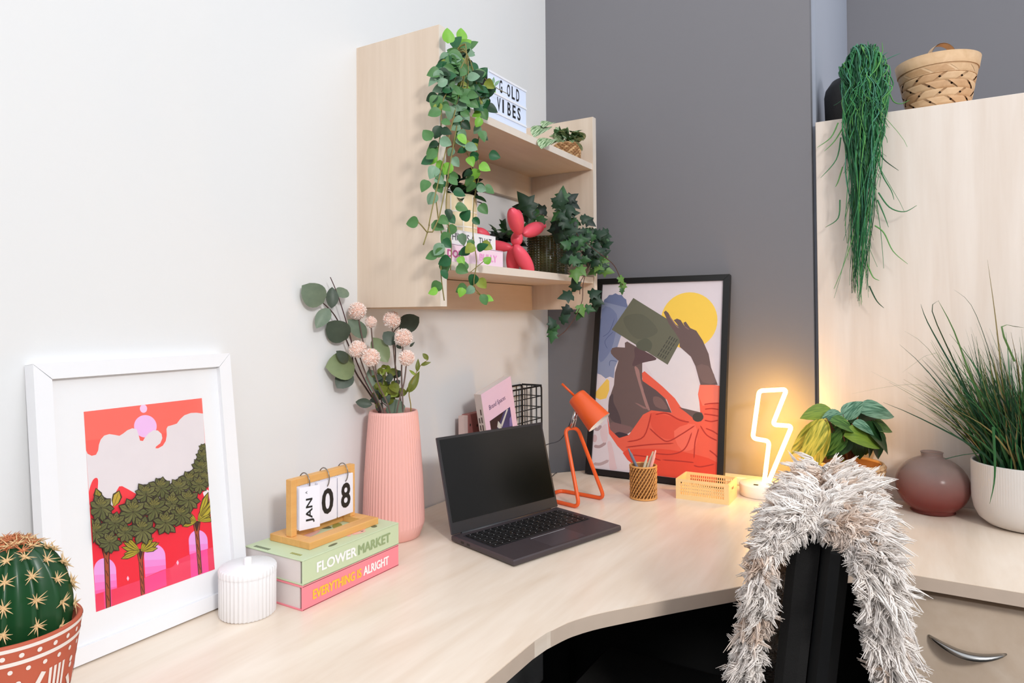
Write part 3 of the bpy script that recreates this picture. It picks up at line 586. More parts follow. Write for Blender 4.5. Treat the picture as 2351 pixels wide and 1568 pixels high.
# ---- pink ribbed vase with stems
vx, vy = .080, -.905
vase = thing('ribbed_vase', 'tall pink ribbed ceramic vase holding pompom flowers beside the calendar', 'vase', (vx, vy, 0))
M_pink = mat('pink_ceramic', (240, 181, 171), 0.55, 0.02, 20)
vp = [(0, 0), (.056, 0), (.060, .003), (.069, .028), (.0705, .033), (.0705, .05), (.0675, .13), (.0615, .22), (.0565, .280), (.0545, .287), (.051, .288), (.049, .284), (.0505, .25), (.056, .15), (.058, .04), (0, .03)]
part('vase_body', MB().lathe(vp, (vx, vy, 0), 384, rad=lambda r, z, a, i: r*(1-.028*abs(math.sin(a*28))**1.0) if 4 <= i <= 8 else r), M_pink, vase)
random.seed(5)
M_bark = mat('dark_bark', (66, 44, 40), .8, .2, 60); M_stem = mat('brown_stem', (112, 92, 84), .8, .2, 60)
E1 = leafmat('eucalyptus_leaf', (92, 108, 92), (128, 142, 118)); E2_ = leafmat('eucalyptus_dark', (58, 68, 58), (84, 96, 80)); E3 = leafmat('eucalyptus_pale', (140, 152, 110), (110, 124, 88)); G1 = leafmat('box_leaf', (88, 98, 30), (120, 124, 44)); G2 = leafmat('box_leaf_light', (150, 164, 60), (120, 140, 50))
VB = (vx, vy, 0)
def V(u, v, near=0.0):
    p = at(u, v, VB, near); return p if p.x > .022+near*.3 else onx(u, v, .022+near*.3)
MOUTH = Vector((vx, vy, .27)); FOOT = Vector((vx, vy, .045))
def fan(tgt, rad=.036, turn=0.0):
    # foot, middle and mouth points of a stem that leaves the vase toward tgt without touching its wall
    h = Vector((tgt.x-vx, tgt.y-vy, 0)); h = h.normalized() if h.length > 1e-4 else Vector((1, 0, 0)); h = Matrix.Rotation(turn, 3, 'Z') @ h
    return [FOOT+h*rad*.55, Vector((vx, vy, .19))+h*rad*.8, Vector((vx, vy, .287))+h*rad]
def branch(name, label, cat, pix, r, m, near=0.0, group=None, mr=.036, turn=0.0):
    pts = [V(u, v, near) for u, v in pix]; b = thing(name, label, cat, FOOT, group=group)
    full = crom(fan(pts[1], mr, turn)+pts[1:], 4, False); k = len(full)
    part('stem', MB().tube(full, [r*(1-.55*i/k) for i in range(k)], 6), m, b); return b
def lf(b, kind, m, u0, v0, u1, v1, near, tilt=0.0, sc=1.0):
    p = V(u0, v0, near); q = V(u1, v1, near+tilt*.03); d = q-p; leaf(b, kind, m, p, d, -FW+UP*.25+RT*tilt, d.length*sc)
def zp(a, b): return 680+a/4.75, 630+b/4.75
eu = branch('eucalyptus_branch', 'eucalyptus branch with a large round grey-green leaf rising toward the shelf', 'branch', [(862, 946), zp(800, 1300), zp(640, 1050), zp(600, 850), zp(480, 560), zp(400, 420), zp(270, 290)], .0026, M_bark, .0, mr=.034)
for kind, m, a, b_, t in [('euca', E1, (300, 310), (105, 150), 0), ('euca', E1, (450, 240), (560, 150), .2), ('oval', E2_, (385, 370), (400, 150), .5), ('oval', E1, (360, 370), (235, 550), .3), ('euca', E2_, (560, 700), (370, 560), -.2), ('oval', E1, (760, 690), (600, 510), .3), ('euca', E3, (640, 1000), (390, 990), .1), ('euca', E2_, (590, 1060), (470, 1210), .4), ('oval', E2_, (560, 960), (470, 850), .5)]:
    lf(eu, kind, m, *zp(*a), *zp(*b_), .012, t, 1.05)
e2 = branch('eucalyptus_branch', 'eucalyptus branch with dark oval leaves among the right-leaning flower stems', 'branch', [(905, 946), zp(1080, 1000), zp(1080, 800), zp(1060, 640), zp(1130, 560)], .002, M_bark, -.01, mr=.024, turn=.5)
e2['label'] = 'eucalyptus branch with dark oval leaves behind the single high pompom'
for kind, m, a, b_, t in [('euca', E2_, (1130, 600), (1310, 470), 0), ('euca', E2_, (1080, 760), (970, 640), .2), ('oval', E2_, (1090, 770), (1140, 800), .2), ('oval', E3, (1000, 960), (850, 710), .1), ('oval', E1, (900, 1300), (800, 1060), .1), ('euca', E1, (1190, 1440), (990, 1480), .2), ('oval', E2_, (830, 1420), (670, 1390), .2), ('oval', E2_, (860, 1400), (880, 1290), .2), ('lance', E2_, (1240, 790), (1275, 750), .2)]:
    lf(e2, kind, m, *zp(*a), *zp(*b_), -.022 if a == (1130, 600) else .014, t, 1.1)
bx_ = branch('boxwood_sprig', 'bushy olive green leafy sprig in the middle of the pink vase', 'branch', [(890, 946), zp(930, 1380), zp(940, 1200), zp(980, 1060)], .0016, M_stem, .015, mr=.012)
for i in range(52):
    a = random.uniform(850, 1150); b_ = random.uniform(1010, 1420); ang = random.uniform(0, 2*PI); l = random.uniform(70, 110)
    lf(bx_, random.choice(['round', 'oval', 'heart']), random.choice([G1, G1, E2_, G2]), *zp(a, b_), *zp(a+l*math.cos(ang), b_+l*math.sin(ang)), random.uniform(-.02, .03), random.uniform(-.6, .6))
sp = branch('leafy_sprig', 'thin yellow-green sprig with narrow leaves leaning out of the vase', 'branch', [(925, 946), zp(1230, 1280), zp(1290, 1110), zp(1360, 990), zp(1440, 930)], .0016, mat('olive_stem', (150, 130, 50), .7), .01, mr=.040, turn=.35)
for a, b_ in [((1230, 1290), (1320, 1100)), ((1300, 1100), (1250, 1050)), ((1320, 1060), (1330, 950)), ((1360, 990), (1440, 960)), ((1440, 930), (1390, 870)), ((1270, 1200), (1200, 1280))]: lf(sp, 'oval' if a[0] > 1400 else 'lance', G2 if a[0] == 1300 else G1, *zp(*a), *zp(*b_), .012, .2, 1.1)
tw = branch('bare_twig', 'bare dark red twig standing highest in the pink vase', 'twig', [(868, 946), zp(760, 1180), zp(640, 900), zp(590, 680), zp(520, 430), zp(440, 190), zp(372, 30)], .0019, mat('red_bark', (72, 36, 40), .7, .2, 60), .02, mr=.036, turn=.45)
M_pom = mat('blush_petals', (255, 236, 228), .7, .08, 120); M_pom2 = mat('peach_petals', (254, 214, 198), .7, .08, 120)
def pompom(r):
    mb = MB(); mb.lathe([(0, -r*.86), (r*.6, -r*.6), (r*.86, 0), (r*.6, r*.6), (0, r*.86)], (0, 0, 0), 14, 1)
    n = 420
    for i in range(n):
        z = 1-2*(i+.5)/n; t = PI*(1+5**.5)*i; d = Vector((math.sqrt(1-z*z)*math.cos(t), math.sqrt(1-z*z)*math.sin(t), z)); o = (d.orthogonal().normalized() if True else d); b = d.cross(o)
        a = random.uniform(0, 6); o2 = o*math.cos(a)+b*math.sin(a); b2 = d.cross(o2); tip = d*r*random.uniform(.93, 1.06); w = r*.085
        mb.add([d*r*.7+o2*w*.5, d*r*.7-o2*w*.5, d*r*.9-o2*w, tip+rv(r*.04), d*r*.9+o2*w, d*r*.84+b2*w*.9], [(0, 1, 2, 5), (5, 2, 3), (0, 5, 4), (4, 5, 3)], 0 if random.random() < .8 else 1)
    return mb
for i, (a, b_, r_, nr, root, desc) in enumerate([(668, 398, 98, .03, 800, 'largest pompom beside the shelf panel'), (815, 520, 66, .02, 820, 'small pompom tucked under the largest one'), (1045, 495, 98, .01, 1120, 'pompom standing alone beneath the shelf'), (1170, 690, 100, .03, 1180, 'pompom in front of a big dark eucalyptus leaf'), (1205, 910, 88, .05, 1200, 'low pompom above the thin yellow-green sprig'), (672, 815, 96, .062, 830, 'low pompom over the pale eucalyptus leaves'), (815, 905, 98, .072, 860, 'lowest pompom over the bushy sprig')]):
    c = V(*zp(a, b_), nr); fl = thing('pompom_flower', 'blush ' + desc, 'flower', FOOT, group='pompom flowers in the pink vase')
    dd = -FW*.5+UP*.6
    f3 = fan(V(*zp(root*.5+a*.5, 1250), nr+.004), [.030, .024, .020, .030, .038, .041, .030][i], [-.55, -.1, .9, .25, -.25, .22, .3][i]); mid = f3[2].lerp(c, .55)+RT*.004*(1 if a > root else -1)
    pts = crom(f3+[mid, c-UP*.004], 6, False)
    part('stem', MB().tube(pts, .0017, 6), M_stem, fl)
    mb = pompom(r_/4.75*1.56/1551*1.0); 
    for k in range(len(mb.v)): mb.v[k] = mb.v[k]+c
    part('bloom', mb, [M_pom, M_pom2], fl, recalc=False)

# ---------------------------------------------------------------- laptop
FL, FR, BL = Vector((.4215, -.937)), Vector((.521, -.616)), Vector((.216, -.884))
ax = (FR-FL).normalized(); LW = (FR-FL).length; ay = Vector((-ax.y, ax.x)); LD = abs((BL-FL).dot(ay))
lap = thing('laptop', 'dark grey open laptop with a black screen on the desk', 'laptop', (FL.x, FL.y, 0), math.atan2(ax.y, ax.x))
LMx = ROOT[lap]
M_lap = mat('gunmetal_shell', (74, 66, 70), 0.38, 0.05, 80, metal=.35); M_lapd = mat('dark_bezel', (38, 38, 42), 0.45, 0.05, 60); M_scr = mat('switched_off_screen', (14, 13, 12), 0.16, 0.02, 10); M_key = mat('black_keys', (12, 12, 14), .42, .05); M_leg = mat('key_legend', (178, 180, 184), .5, .02)
LH = .0125
base = part('base', MB().box((LW/2, LD/2, LH/2+.002), (LW, LD, LH), bev=.0025), M_lap, lap, local=True)
for x in (.03, LW-.03):
    for y in (.02, LD-.03): part('foot', MB().lathe([(0, 0), (.005, 0), (.005, .0025)], (x, y, 0), 10), M_black, lap, local=True)
kb = part('keyboard_well', MB().box((LW/2, LD*.645, LH+.0021), (LW*.9, LD*.5, .0004)), M_lapd, lap, local=True)
rows = [(15, .0), (14, .02), (14, .03), (13, .035), (12, .04)]
kx0, kx1 = LW*.06, LW*.94; ky1 = LD*.885; kh = LD*.082
for rI in range(6):
    ncol = [16, 15, 15, 14, 13, 9][rI]; xs = kx0
    ws = [1.0]*ncol
    if rI == 2: ws[0] = 1.5
    if rI == 3: ws[0] = 1.8; ws[-2] = 1.6
    if rI == 4: ws[0] = 2.2; ws[-2] = 2.0
    if rI == 5: ws[4] = 5.2
    sc = (kx1-kx0)/sum(ws)
    for c in range(ncol):
        w_ = ws[c]*sc; kc = part('key', MB().box((xs+w_/2, ky1-rI*kh-kh/2, LH+.0032), (w_-.0026, kh-.0026, .0018), bev=.0006), M_key, kb, local=True)
        part('legend', MB().poly([(xs+w_/2-.0016, ky1-rI*kh-kh/2-.0014, LH+.00416), (xs+w_/2+.0016, ky1-rI*kh-kh/2-.0014, LH+.00416), (xs+w_/2+.001, ky1-rI*kh-kh/2+.0016, LH+.00416), (xs+w_/2-.0012, ky1-rI*kh-kh/2+.0012, LH+.00416)]), M_leg, kb, local=True) if False else None
        xs += w_
lg = MB()
for rI in range(6):
    for c in range(15):
        x = kx0+(kx1-kx0)*(c+.5)/15; y = ky1-rI*kh-kh*.45
        lg.poly([(x-.0013, y-.001, LH+.00418), (x+.0013, y-.001, LH+.00418), (x+.0008, y+.0012, LH+.00418), (x-.001, y+.0009, LH+.00418)])
part('key_legends', lg, M_leg, kb, local=True, kind='stuff')
part('touchpad', MB().box((LW*.5, LD*.19, LH+.0021), (LW*.32, LD*.3, .0003), bev=.0001), mat('touchpad_glass', (70, 62, 66), .28, .03, 40), lap, local=True)
part('touchpad_rim', MB().box((LW*.5, LD*.345, LH+.0022), (LW*.32, .0008, .0004)), M_leg, lap, local=True)
for y in (LD*.8, LD*.7): part('port', MB().box((.0004, y, LH*.55+.002), (.001, .011, .005)), M_black, lap, local=True)
# lid: tilt found from its top edge
LL = .217; til = math.radians(15.5)
hy, hz = LD-.004, LH+.003
def lidM(): return Matrix.Translation((0, hy, hz)) @ Matrix.Rotation(math.radians(90)-til*-1, 4, 'X')
LM_ = Matrix.Translation((0, hy, hz)) @ Matrix.Rotation(math.radians(90)-til*1.0, 4, 'X')
def lidpart(name, boxes, m):
    mb = MB()
    for c, d, bv in boxes: mb.box(c, d, bev=bv)
    mb.v = [LM_ @ v for v in mb.v]; return part(name, mb, m, lap, local=True)
lidpart('lid', [((LW/2, LL/2, -.0025), (LW, LL, .005), .0015)], M_lap)
lidpart('bezel', [((LW/2, LL/2, .0005), (LW*.995, LL*.993, .001), .0004)], M_lapd)
lidpart('screen', [((LW/2, LL*.545, .0012), (LW*.962, LL*.855, .0005), .0001)], M_scr)
part('hinge', MB().tube([(LW*.08, hy, hz-.002), (LW*.92, hy, hz-.002)], .0045, 10), M_lapd, lap, local=True)

# ---------------------------------------------------------------- orange desk lamp
LB = Vector((.325, -.438, 0))
M_or = mat('orange_enamel', (232, 92, 34), 0.35, 0.03, 30); M_chr = mat('chrome', (205, 205, 208), .15, .02, 30, metal=1.0)
lamp = thing('desk_lamp', 'orange desk lamp with a bent wire stand beside the laptop', 'lamp', LB)
def L(u, v, near=0.0): return at(u, v, LB, near)
r_ = .0052
a_, b_ = Vector((.357, -.50, r_)), Vector((.381, -.392, r_)); c_, d_ = Vector((.228, -.468, r_)), Vector((.236, -.372, r_))
ta = L(1297, 984, .0); tb = L(1326, 982, -.01)
path = rounded([ta, a_, c_, d_, b_, tb], .022, 6, True)
part('stand', MB().tube(path, r_, 12, closed=True), M_or, lamp)
jb = L(1311, 981); jt = L(1322, 944, .01)
part('joint', MB().tube([jb, jt], .005, 10).tube([jb+RT*.008, jt+RT*.006], .0022, 8), M_chr, lamp, label='chrome swivel joint')
s0 = L(1322, 908, .0); s1 = L(1376, 970, .03); axd = (s1-s0).normalized(); sl = (s1-s0).length
ssh = part('shade', MB().lathe([(.0, 0), (.020, 0), (.0245, .002), (.0265, .006), (.0365, sl)], s0, 48, axis=axd), M_or, lamp)
part('shade_lining', MB().lathe([(.0365, sl), (.0353, sl), (.0248, .006), (0, .004)], s0, 48, axis=axd), mat('white_lining', (232, 232, 234), .4, .01), ssh, label='white inside of the shade')
part('bulb', MB().lathe([(0, sl*.72), (.012, sl*.66), (.016, sl*.5), (.01, sl*.3), (.009, .006)], s0, 20, axis=axd), mat('frosted_bulb', (240, 240, 238), .4, .01), ssh)
part('adjuster_rod', MB().tube([L(1318, 908, .0), L(1290, 881, -.01)], .0032, 10), M_or, lamp)
cp = crom([L(1318, 950), L(1300, 990, -.01), L(1283, 1012, -.02), L(1255, 1021, -.03), Vector((.185, -.452, .12)), Vector((.160, -.440, .05)), Vector((.150, -.410, .008)), Vector((.148, -.370, .0014)), Vector((.142, -.300, .0014)), Vector((.128, -.220, .0014)), Vector((.118, -.168, .001)), Vector((.110, -.145, -.03)), Vector((.106, -.135, -.12))], 6, False)
part('cord', MB().tube(cp, .0014, 6), mat('grey_cord', (70, 70, 74), .6, .05), lamp)

# ---------------------------------------------------------------- wicker pen cup and pens
PC = Vector((.462, -.312, 0)); PR, PH = .0355, .092
cup = thing('pen_cup', 'round wicker pen cup in front of the black framed print', 'pen cup', PC)
M_wick = mat('honey_wicker', (216, 156, 88), .6, .15, 60, bump=.2); M_wick2 = mat('dark_wicker', (150, 98, 48), .7, .15, 60)
part('liner', MB().lathe([(0, .002), (PR-.003, .002), (PR-.003, PH-.003), (PR-.0045, PH-.003), (PR-.0045, .006), (0, .006)], PC, 36), M_wick2, cup)
wv = MB()
for s in (1, -1):
    for q in range(24):
        pts = []
        for i in range(19):
            t = i/18; a = 2*PI*q/24+s*t*1.5; rr = PR+.0006*s*math.sin(t*1.5*24/1.0); pts.append(PC+Vector((rr*math.cos(a), rr*math.sin(a), .003+t*(PH-.006))))
        wv.tube(pts, .0019 if s > 0 else .0013, 5, 0 if s > 0 else 1, caps=False)
part('weave', wv, [M_wick, M_wick2], cup, kind='stuff')
for z in (.003, PH-.003): part('rim', MB().tube([PC+Vector((PR*math.cos(2*PI*i/36), PR*math.sin(2*PI*i/36), z)) for i in range(36)], .0028, 8, closed=True), M_wick, cup)
def pen(label, m, dep, lb, lr, zt):
    # dep: depth layer in the cup, lb / lr: sideways place at the cup floor and at the rim, zt: height of the tip
    lo = PC+FW*dep+RT*lb+UP*.0112; rm = PC+FW*dep+RT*lr+UP*PH; d = (rm-lo).normalized(); p = lo+d*((zt-lo.z)/d.z); ln = (lo-p).length
    mb = MB(); mb.lathe([(0, 0), (.0022, .001), (.0028, .012), (.0042, .018), (.0045, ln-.012), (.0035, ln-.002), (0, ln)], p, 12, axis=(lo-p))
    return solid('pen', mb, m, label, 'pen', 'pens in the wicker cup')
pen('slate blue pen leaning out of the wicker cup by itself', mat('slate_plastic', (110, 118, 136), .4, .05), .016, .017, -.0195, .133)
pen('beige pen crossing the pink pen in the wicker cup', mat('beige_plastic', (206, 190, 164), .4, .05), -.005, -.013, .0145, .129)
pen('pink pen with the highest tip in the wicker cup', mat('rose_plastic', (232, 170, 160), .4, .05), -.0155, -.004, .0195, .134)
pen('short cream pen between the beige pen and the rim', mat('cream_plastic', (214, 204, 176), .4, .05), .0055, -.016, .007, .115)

# ---------------------------------------------------------------- small folding crate
CW, CD, CHh = .142, .098, .054; CC = Vector((.611, -.222, 0))
crate = thing('storage_crate', 'small yellow perforated plastic crate beside the wicker cup', 'crate', CC, 0.01)
M_yel = mat('pastel_yellow_plastic', (250, 212, 150), .45, .03, 30)
part('floor', MB().box((0, 0, .0025), (CW-.006, CD-.006, .003)), M_yel, crate, local=True)
def cside(sign, length, horiz):
    mb = MB(); t = .0028; Y = sign*((CD if horiz else CW)/2-t/2)
    def bx(u, z, w, h, tt=t): mb.box((u, Y, z) if horiz else (Y, u, z), (w, tt, h) if horiz else (tt, w, h))
    bx(0, .0065, length, .013, .0032); bx(0, CHh-.0035, length, .007, .004)
    for e in (-1, 1): bx(e*(length/2-.006), .03, .012, .042, .0034)
    if horiz:
        inner = length-.024; n = 20
        for i in range(n+1): bx(-inner/2+inner*i/n, .03, .0022, .036)
        for k in range(1, 4): bx(0, .013+k*.0085, inner, .0024)
    else:
        inner = length-.024; bx(0, .021, inner, .018); bx(0, .0435, inner, .009)
        for e in (-1, 1): bx(e*(inner/2-.01), .034, .02, .012)
    return mb
for s in (-1, 1):
    part('side_wall', cside(s, CW, True), M_yel, crate, local=True); part('end_wall', cside(s, CD-.0066, False), M_yel, crate, local=True)

# ---------------------------------------------------------------- neon bolt lamp
NB = Vector((.735, -.122, 0))
neon = thing('neon_lamp', 'glowing warm white lightning bolt neon lamp on a round white base', 'lamp', NB)
part('base', MB().lathe([(0, 0), (.054, 0), (.057, .003), (.058, .031), (.056, .034), (0, .0345)], NB, 56), mat('white_lamp_base', (240, 236, 228), .45, .01), neon)
part('switch', MB().box(at(1745, 1117, NB, .03)*1.0, (.008, .005, .003)), M_black, neon) if False else None
part('switch', MB().box((NB.x-.006, NB.y-.036, .0355), (.012, .005, .002)), M_black, neon)
bp = [(1754, 1112), (1766, 1013), (1728, 1006), (1743, 897), (1806, 894), (1774, 975), (1818, 978), (1764, 1108)]
pts = [at(u, v, NB) for u, v in bp]
m_em = mat('neon_tube', (255, 244, 214), .4, 0, emit=(255, 190, 84), estr=40)
part('tube', MB().tube(rounded(pts, .011, 5, False), .0058, 12), m_em, neon, label='glowing bolt shaped tube')
part('stem', MB().tube([at(1757, 1125, NB), at(1758, 1108, NB)], .0075, 12), MATS['white_lamp_base'], neon)

# ---------------------------------------------------------------- wire file holder with books behind the laptop
WB = Vector((.065, -.34, 0))
wire = thing('wire_magazine_rack', 'black wire magazine rack standing behind the laptop', 'rack', WB)
M_wire = mat('black_wire', (16, 16, 17), .4, .05)
x0, x1, y0, y1, hz_, hl = .006, .078, -.44, -.192, .281, .281
wm = MB(); wr = .0016
def seg(a, b, r=wr): wm.tube([a, b], r, 6)
for x in (x0, x1):
    fr = rounded([(x, y1, .003), (x, y1, hz_), (x, y0+.06, hl), (x, y0, .12), (x, y0, .003)], .012, 4)
    part('frame', MB().tube(fr, .0028, 8, closed=True), M_wire, wire)
    for i in range(1, 8):
        z = .003+i*.035; ye = y0+(max(0, z-.12)/(hl-.12))*.06 if z > .12 else y0
        seg((x, y1, z), (x, ye, z))
    for i in range(1, 7):
        y = y1+(y0-y1)*i/7; seg((x, y, .003), (x, y, hz_ if y > y0+.06 else .2))
for i in range(9): z = .003+i*.035; seg((x0, y1, z), (x1, y1, z))
for i in range(1, 4): x = x0+(x1-x0)*i/4; seg((x, y1, .003), (x, y1, hz_)); seg((x, y0, .003), (x, y1, .003)); seg((x, y0, .003), (x, y0, .12))
seg((x0, y1, hz_), (x1, y1, hz_), .0028); seg((x0, y0+.06, hl), (x1, y0+.06, hl), .0028); seg((x0, y0, .003), (x1, y0, .003), .0028)
part('wire_grid', wm, M_wire, wire)
# pink cover book leaning in the rack
M_lil = mat('lilac_pink_cover', (238, 206, 226), .45, .02); M_bei = mat('beige_spine', (212, 196, 188), .5, .04)
tl, tr, bl_ = onx(1104, 906, .106), onx(1196, 892, .106), onx(1125, 997, .106)
dx = (tr-tl); wbk = .158; up = Vector((0, -.25, 1)).normalized(); rt_ = Vector((0, up.z, -up.y)); 
lb = thing('softcover_book', 'lilac pink softcover book with a city photo leaning in the wire rack', 'book', (.1, tl.y+.1, 0))
hb = (tl.z-.004)/up.z; org = tl-up*hb; Mb = frame3(org, rt_, up)
def bx3(name, lo, hi, m, parent): 
    vs = [Mb @ Vector((x, y, z)) for x in (lo[0], hi[0]) for y in (lo[1], hi[1]) for z in (lo[2], hi[2])]
    return part(name, MB().add(vs, [(0, 1, 3, 2), (4, 6, 7, 5), (0, 4, 5, 1), (2, 3, 7, 6), (0, 2, 6, 4), (1, 5, 7, 3)]), m, parent)
bx3('page_block', (.001, .001, -.0215), (wbk-.002, hb-.001, -.0005), M_page, lb); cov = bx3('front_cover', (0, 0, -.0005), (wbk, hb, .0005), M_lil, lb); bx3('spine', (-.001, 0, -.022), (.0008, hb, 0), M_bei, lb); bx3('back_cover', (0, 0, -.0225), (wbk, hb, -.0215), M_bei, lb)
text('title', 'Brand Spaces', mat('violet_ink', (92, 66, 112), .5), cov, Mb @ Vector((.028, hb*.80, .0006)), rt_, up, .086, .018, .0)
ph = MB(); phx0, phx1, phy0, phy1 = .022, .132, hb*.36, hb*.715; phm = [mat('photo_night_blue', (58, 62, 110), .4, .5, 30), mat('photo_dark', (36, 30, 36), .4, .3, 40), mat('photo_pale', (206, 210, 204), .4, .15, 40), mat('photo_violet', (128, 118, 176), .4, .3, 40)]
def pq(pts, mi, z=.0008): ph.add([Mb @ Vector((phx0+(phx1-phx0)*a, phy0+(phy1-phy0)*b, z+mi*.00005)) for a, b in pts], [tuple(range(len(pts)))], mi)
pq([(0, 0), (1, 0), (1, 1), (0, 1)], 0); pq([(0, .45), (.3, .7), (.7, 1), (0, 1)], 1); pq([(.8, 0), (1, 0), (1, .45), (.85, .3)], 1, .0009); pq([(.42, 0), (.6, 0), (.5, .4), (.46, .72), (.36, .86), (.28, .72), (.38, .62), (.42, .3)], 2, .001); pq([(.5, .62), (.9, .98), (.82, 1), (.46, .7)], 2, .001); pq([(.05, 0), (.2, 0), (.14, .35)], 3); pq([(.62, 0), (.78, 0), (.72, .4)], 2, .001); pq([(.85, .5), (1, .45), (1, .75), (.9, .7)], 3)
part('cover_photo', ph, phm, cov, recalc=False)
tmb = MB()
for i in range(9): tmb.add([Mb @ Vector((-.0013, hb*(.2+i*.075)+k*hb*.055, -.006-j*.004)) for k, j in ((0, 0), (1, 0), (1, 1), (0, 1))], [(0, 1, 2, 3)])
for i in range(7): tmb.add([Mb @ Vector((-.0013, hb*(.3+i*.07)+k*hb*.05, -.014-j*.004)) for k, j in ((0, 0), (1, 0), (1, 1), (0, 1))], [(0, 1, 2, 3)])
part('spine_text', tmb, mat('brown_ink', (96, 76, 72), .6), lb, recalc=False)
# dusky pink notebook behind it
nt_ = thing('notebook', 'dusty rose spotted notebook standing against the white wall behind the laptop', 'notebook', (.03, -.56, 0))
zt_ = onx(1080, 951, .045).z; ya, yb_ = onx(1066, 950, .045).y, min(onx(1100, 950, .045).y+.12, -.446)
part('cover', MB().box((.033, (ya+.02+yb_)/2, zt_/2), (.022, yb_-ya-.02, zt_), bev=.001), mat('dusty_rose_cover', (150, 92, 88), .6, .05), nt_); part('page_block', MB().box((.034, ya+.0095, zt_/2), (.018, .019, zt_-.004)), mat('rose_pages', (214, 188, 182), .7, .05), nt_)
dm = MB()
for i in range(9):
    y = ya+.03+.03*(i % 3)+.004*i; z = zt_-.03-.032*(i//3)-.006*(i % 3); dm.add([(.0442, y+.003*math.cos(t), z+.004*math.sin(t)) for t in [2*PI*k/8 for k in range(8)]], [tuple(range(8))])
part('spots', dm, M_ink, nt_, recalc=False)

# ================================================================ right side of the desk
random.seed(21)
# ---- broad-leaved plant in a seagrass pot
def seagrass(parent, C, R0, R1, H, rows, cols, m, m2, rr):
    mb = MB()
    for i in range(rows):
        z = H*(i+.5)/rows; r = R0+(R1-R0)*z/H
        for j in range(cols):
            a0 = 2*PI*(j+(.5 if i % 2 else 0))/cols; a1 = a0+2*PI/cols*1.12; pts = []
            for k in range(6):
                t = k/5; a = a0+(a1-a0)*t; q = r+rr*.9*math.sin(PI*t); pts.append(C+Vector((q*math.cos(a), q*math.sin(a), z+rr*.35*(t-.5))))
            mb.tube(pts, [rr*.45, rr*.85, rr, rr, rr*.85, rr*.45], 6, random.randint(0, 1), caps=False)
    part('weave', mb, [m, m2], parent, kind='stuff')
    part('liner', MB().lathe([(0, .002), (R0-.001, .002), (R1-.001, H-.002), (R1-.004, H-.002), (R1-.006, H*.8), (0, H*.8)], C, 32), M_wick2, parent)
    part('rim', MB().tube([C+Vector((R1*math.cos(2*PI*i/40), R1*math.sin(2*PI*i/40), H)) for i in range(40)], rr*.9, 8, closed=True), m, parent)
M_sea = mat('seagrass', (204, 164, 122), .75, .2, 80, bump=.3); M_sea2 = mat('seagrass_dark', (172, 130, 92), .75, .2, 80, bump=.3)
C1 = Vector((.955, -.095, 0))
pl = thing('potted_plant', 'bushy broad-leaved green plant in a woven seagrass pot next to the neon lamp', 'plant', C1)
seagrass(pl, C1, .066, .080, .108, 11, 26, M_sea, M_sea2, .0048)
K1 = leafmat('hosta_green', (40, 78, 26), (92, 130, 58), streak=True); K2 = leafmat('hosta_dark', (22, 50, 24), (40, 76, 34), streak=True); K3 = leafmat('hosta_blue', (44, 92, 66), (122, 160, 132), streak=True); K4 = leafmat('hosta_lime', (128, 150, 54), (96, 124, 44), streak=True); K5 = leafmat('hosta_yellow', (222, 204, 84), (120, 128, 40), streak=True)
def zq(a, b): return 1840+a/6.535, 900+b/6.535
stm = MB()
def hl(a, b_, m, near, tilt, k='broad', sc=1.0):
    p = at(*zq(*a), C1, near); q = at(*zq(*b_), C1, near+.01); d = q-p
    leaf(pl, k, m, p, d+UP*d.length*.25, -FW*.6+UP*.7+RT*tilt, d.length*sc*1.22); stm.tube([C1+Vector((0, 0, .09)), (C1+Vector((0, 0, .09)))*.4+p*.6+UP*.01, p], .0018, 5)
for a, b_, m, nr, t, *kk in [((640, 420), (860, 190), K3, .02, -.2), ((620, 340), (400, 420), K3, .03, .1), ((500, 330), (150, 370), K4, .0, .2), ((370, 390), (240, 900), K5, .06, -.3, 'lance'), ((330, 400), (120, 780), K5, .05, .4, 'lance'), ((350, 420), (200, 860), K5, .065, .1, 'lance'), ((390, 420), (300, 800), K4, .055, -.5, 'lance'), ((420, 440), (760, 560), K1, .06, .2), ((860, 300), (1330, 340), K3, .015, .1), ((900, 480), (1310, 560), K1, .0, .3), ((1050, 420), (1250, 690), K1, .02, .5), ((900, 500), (1300, 830), K2, .04, .1), ((630, 660), (1130, 790), K4, .07, .1), ((560, 520), (330, 860), K1, .045, -.2), ((700, 450), (1100, 340), K2, .0, .0), ((640, 560), (400, 900), K1, .04, .2), ((700, 600), (560, 930), K2, .04, .3), ((800, 600), (900, 940), K2, .03, -.2), ((950, 620), (1080, 900), K2, .02, .3), ((620, 300), (880, 330), K2, -.03, .2), ((760, 480), (1050, 600), K3, .05, .2), ((450, 300), (280, 360), K1, -.03, .1), ((700, 700), (760, 950), K2, .0, .2), ((540, 640), (480, 940), K1, .02, .1)]: hl(a, b_, m, nr, t, kk[0] if kk else 'broad', 1.25 if kk else 1)
for i in range(14):
    a = random.uniform(400, 1100); hl((a, random.uniform(450, 650)), (a+random.uniform(-220, 220), random.uniform(600, 930)), random.choice([K2, K2, K1]), random.uniform(-.02, .03), random.uniform(-.4, .4))
part('stems', stm, mat('red_brown_stem', (96, 58, 34), .7, .1), pl)

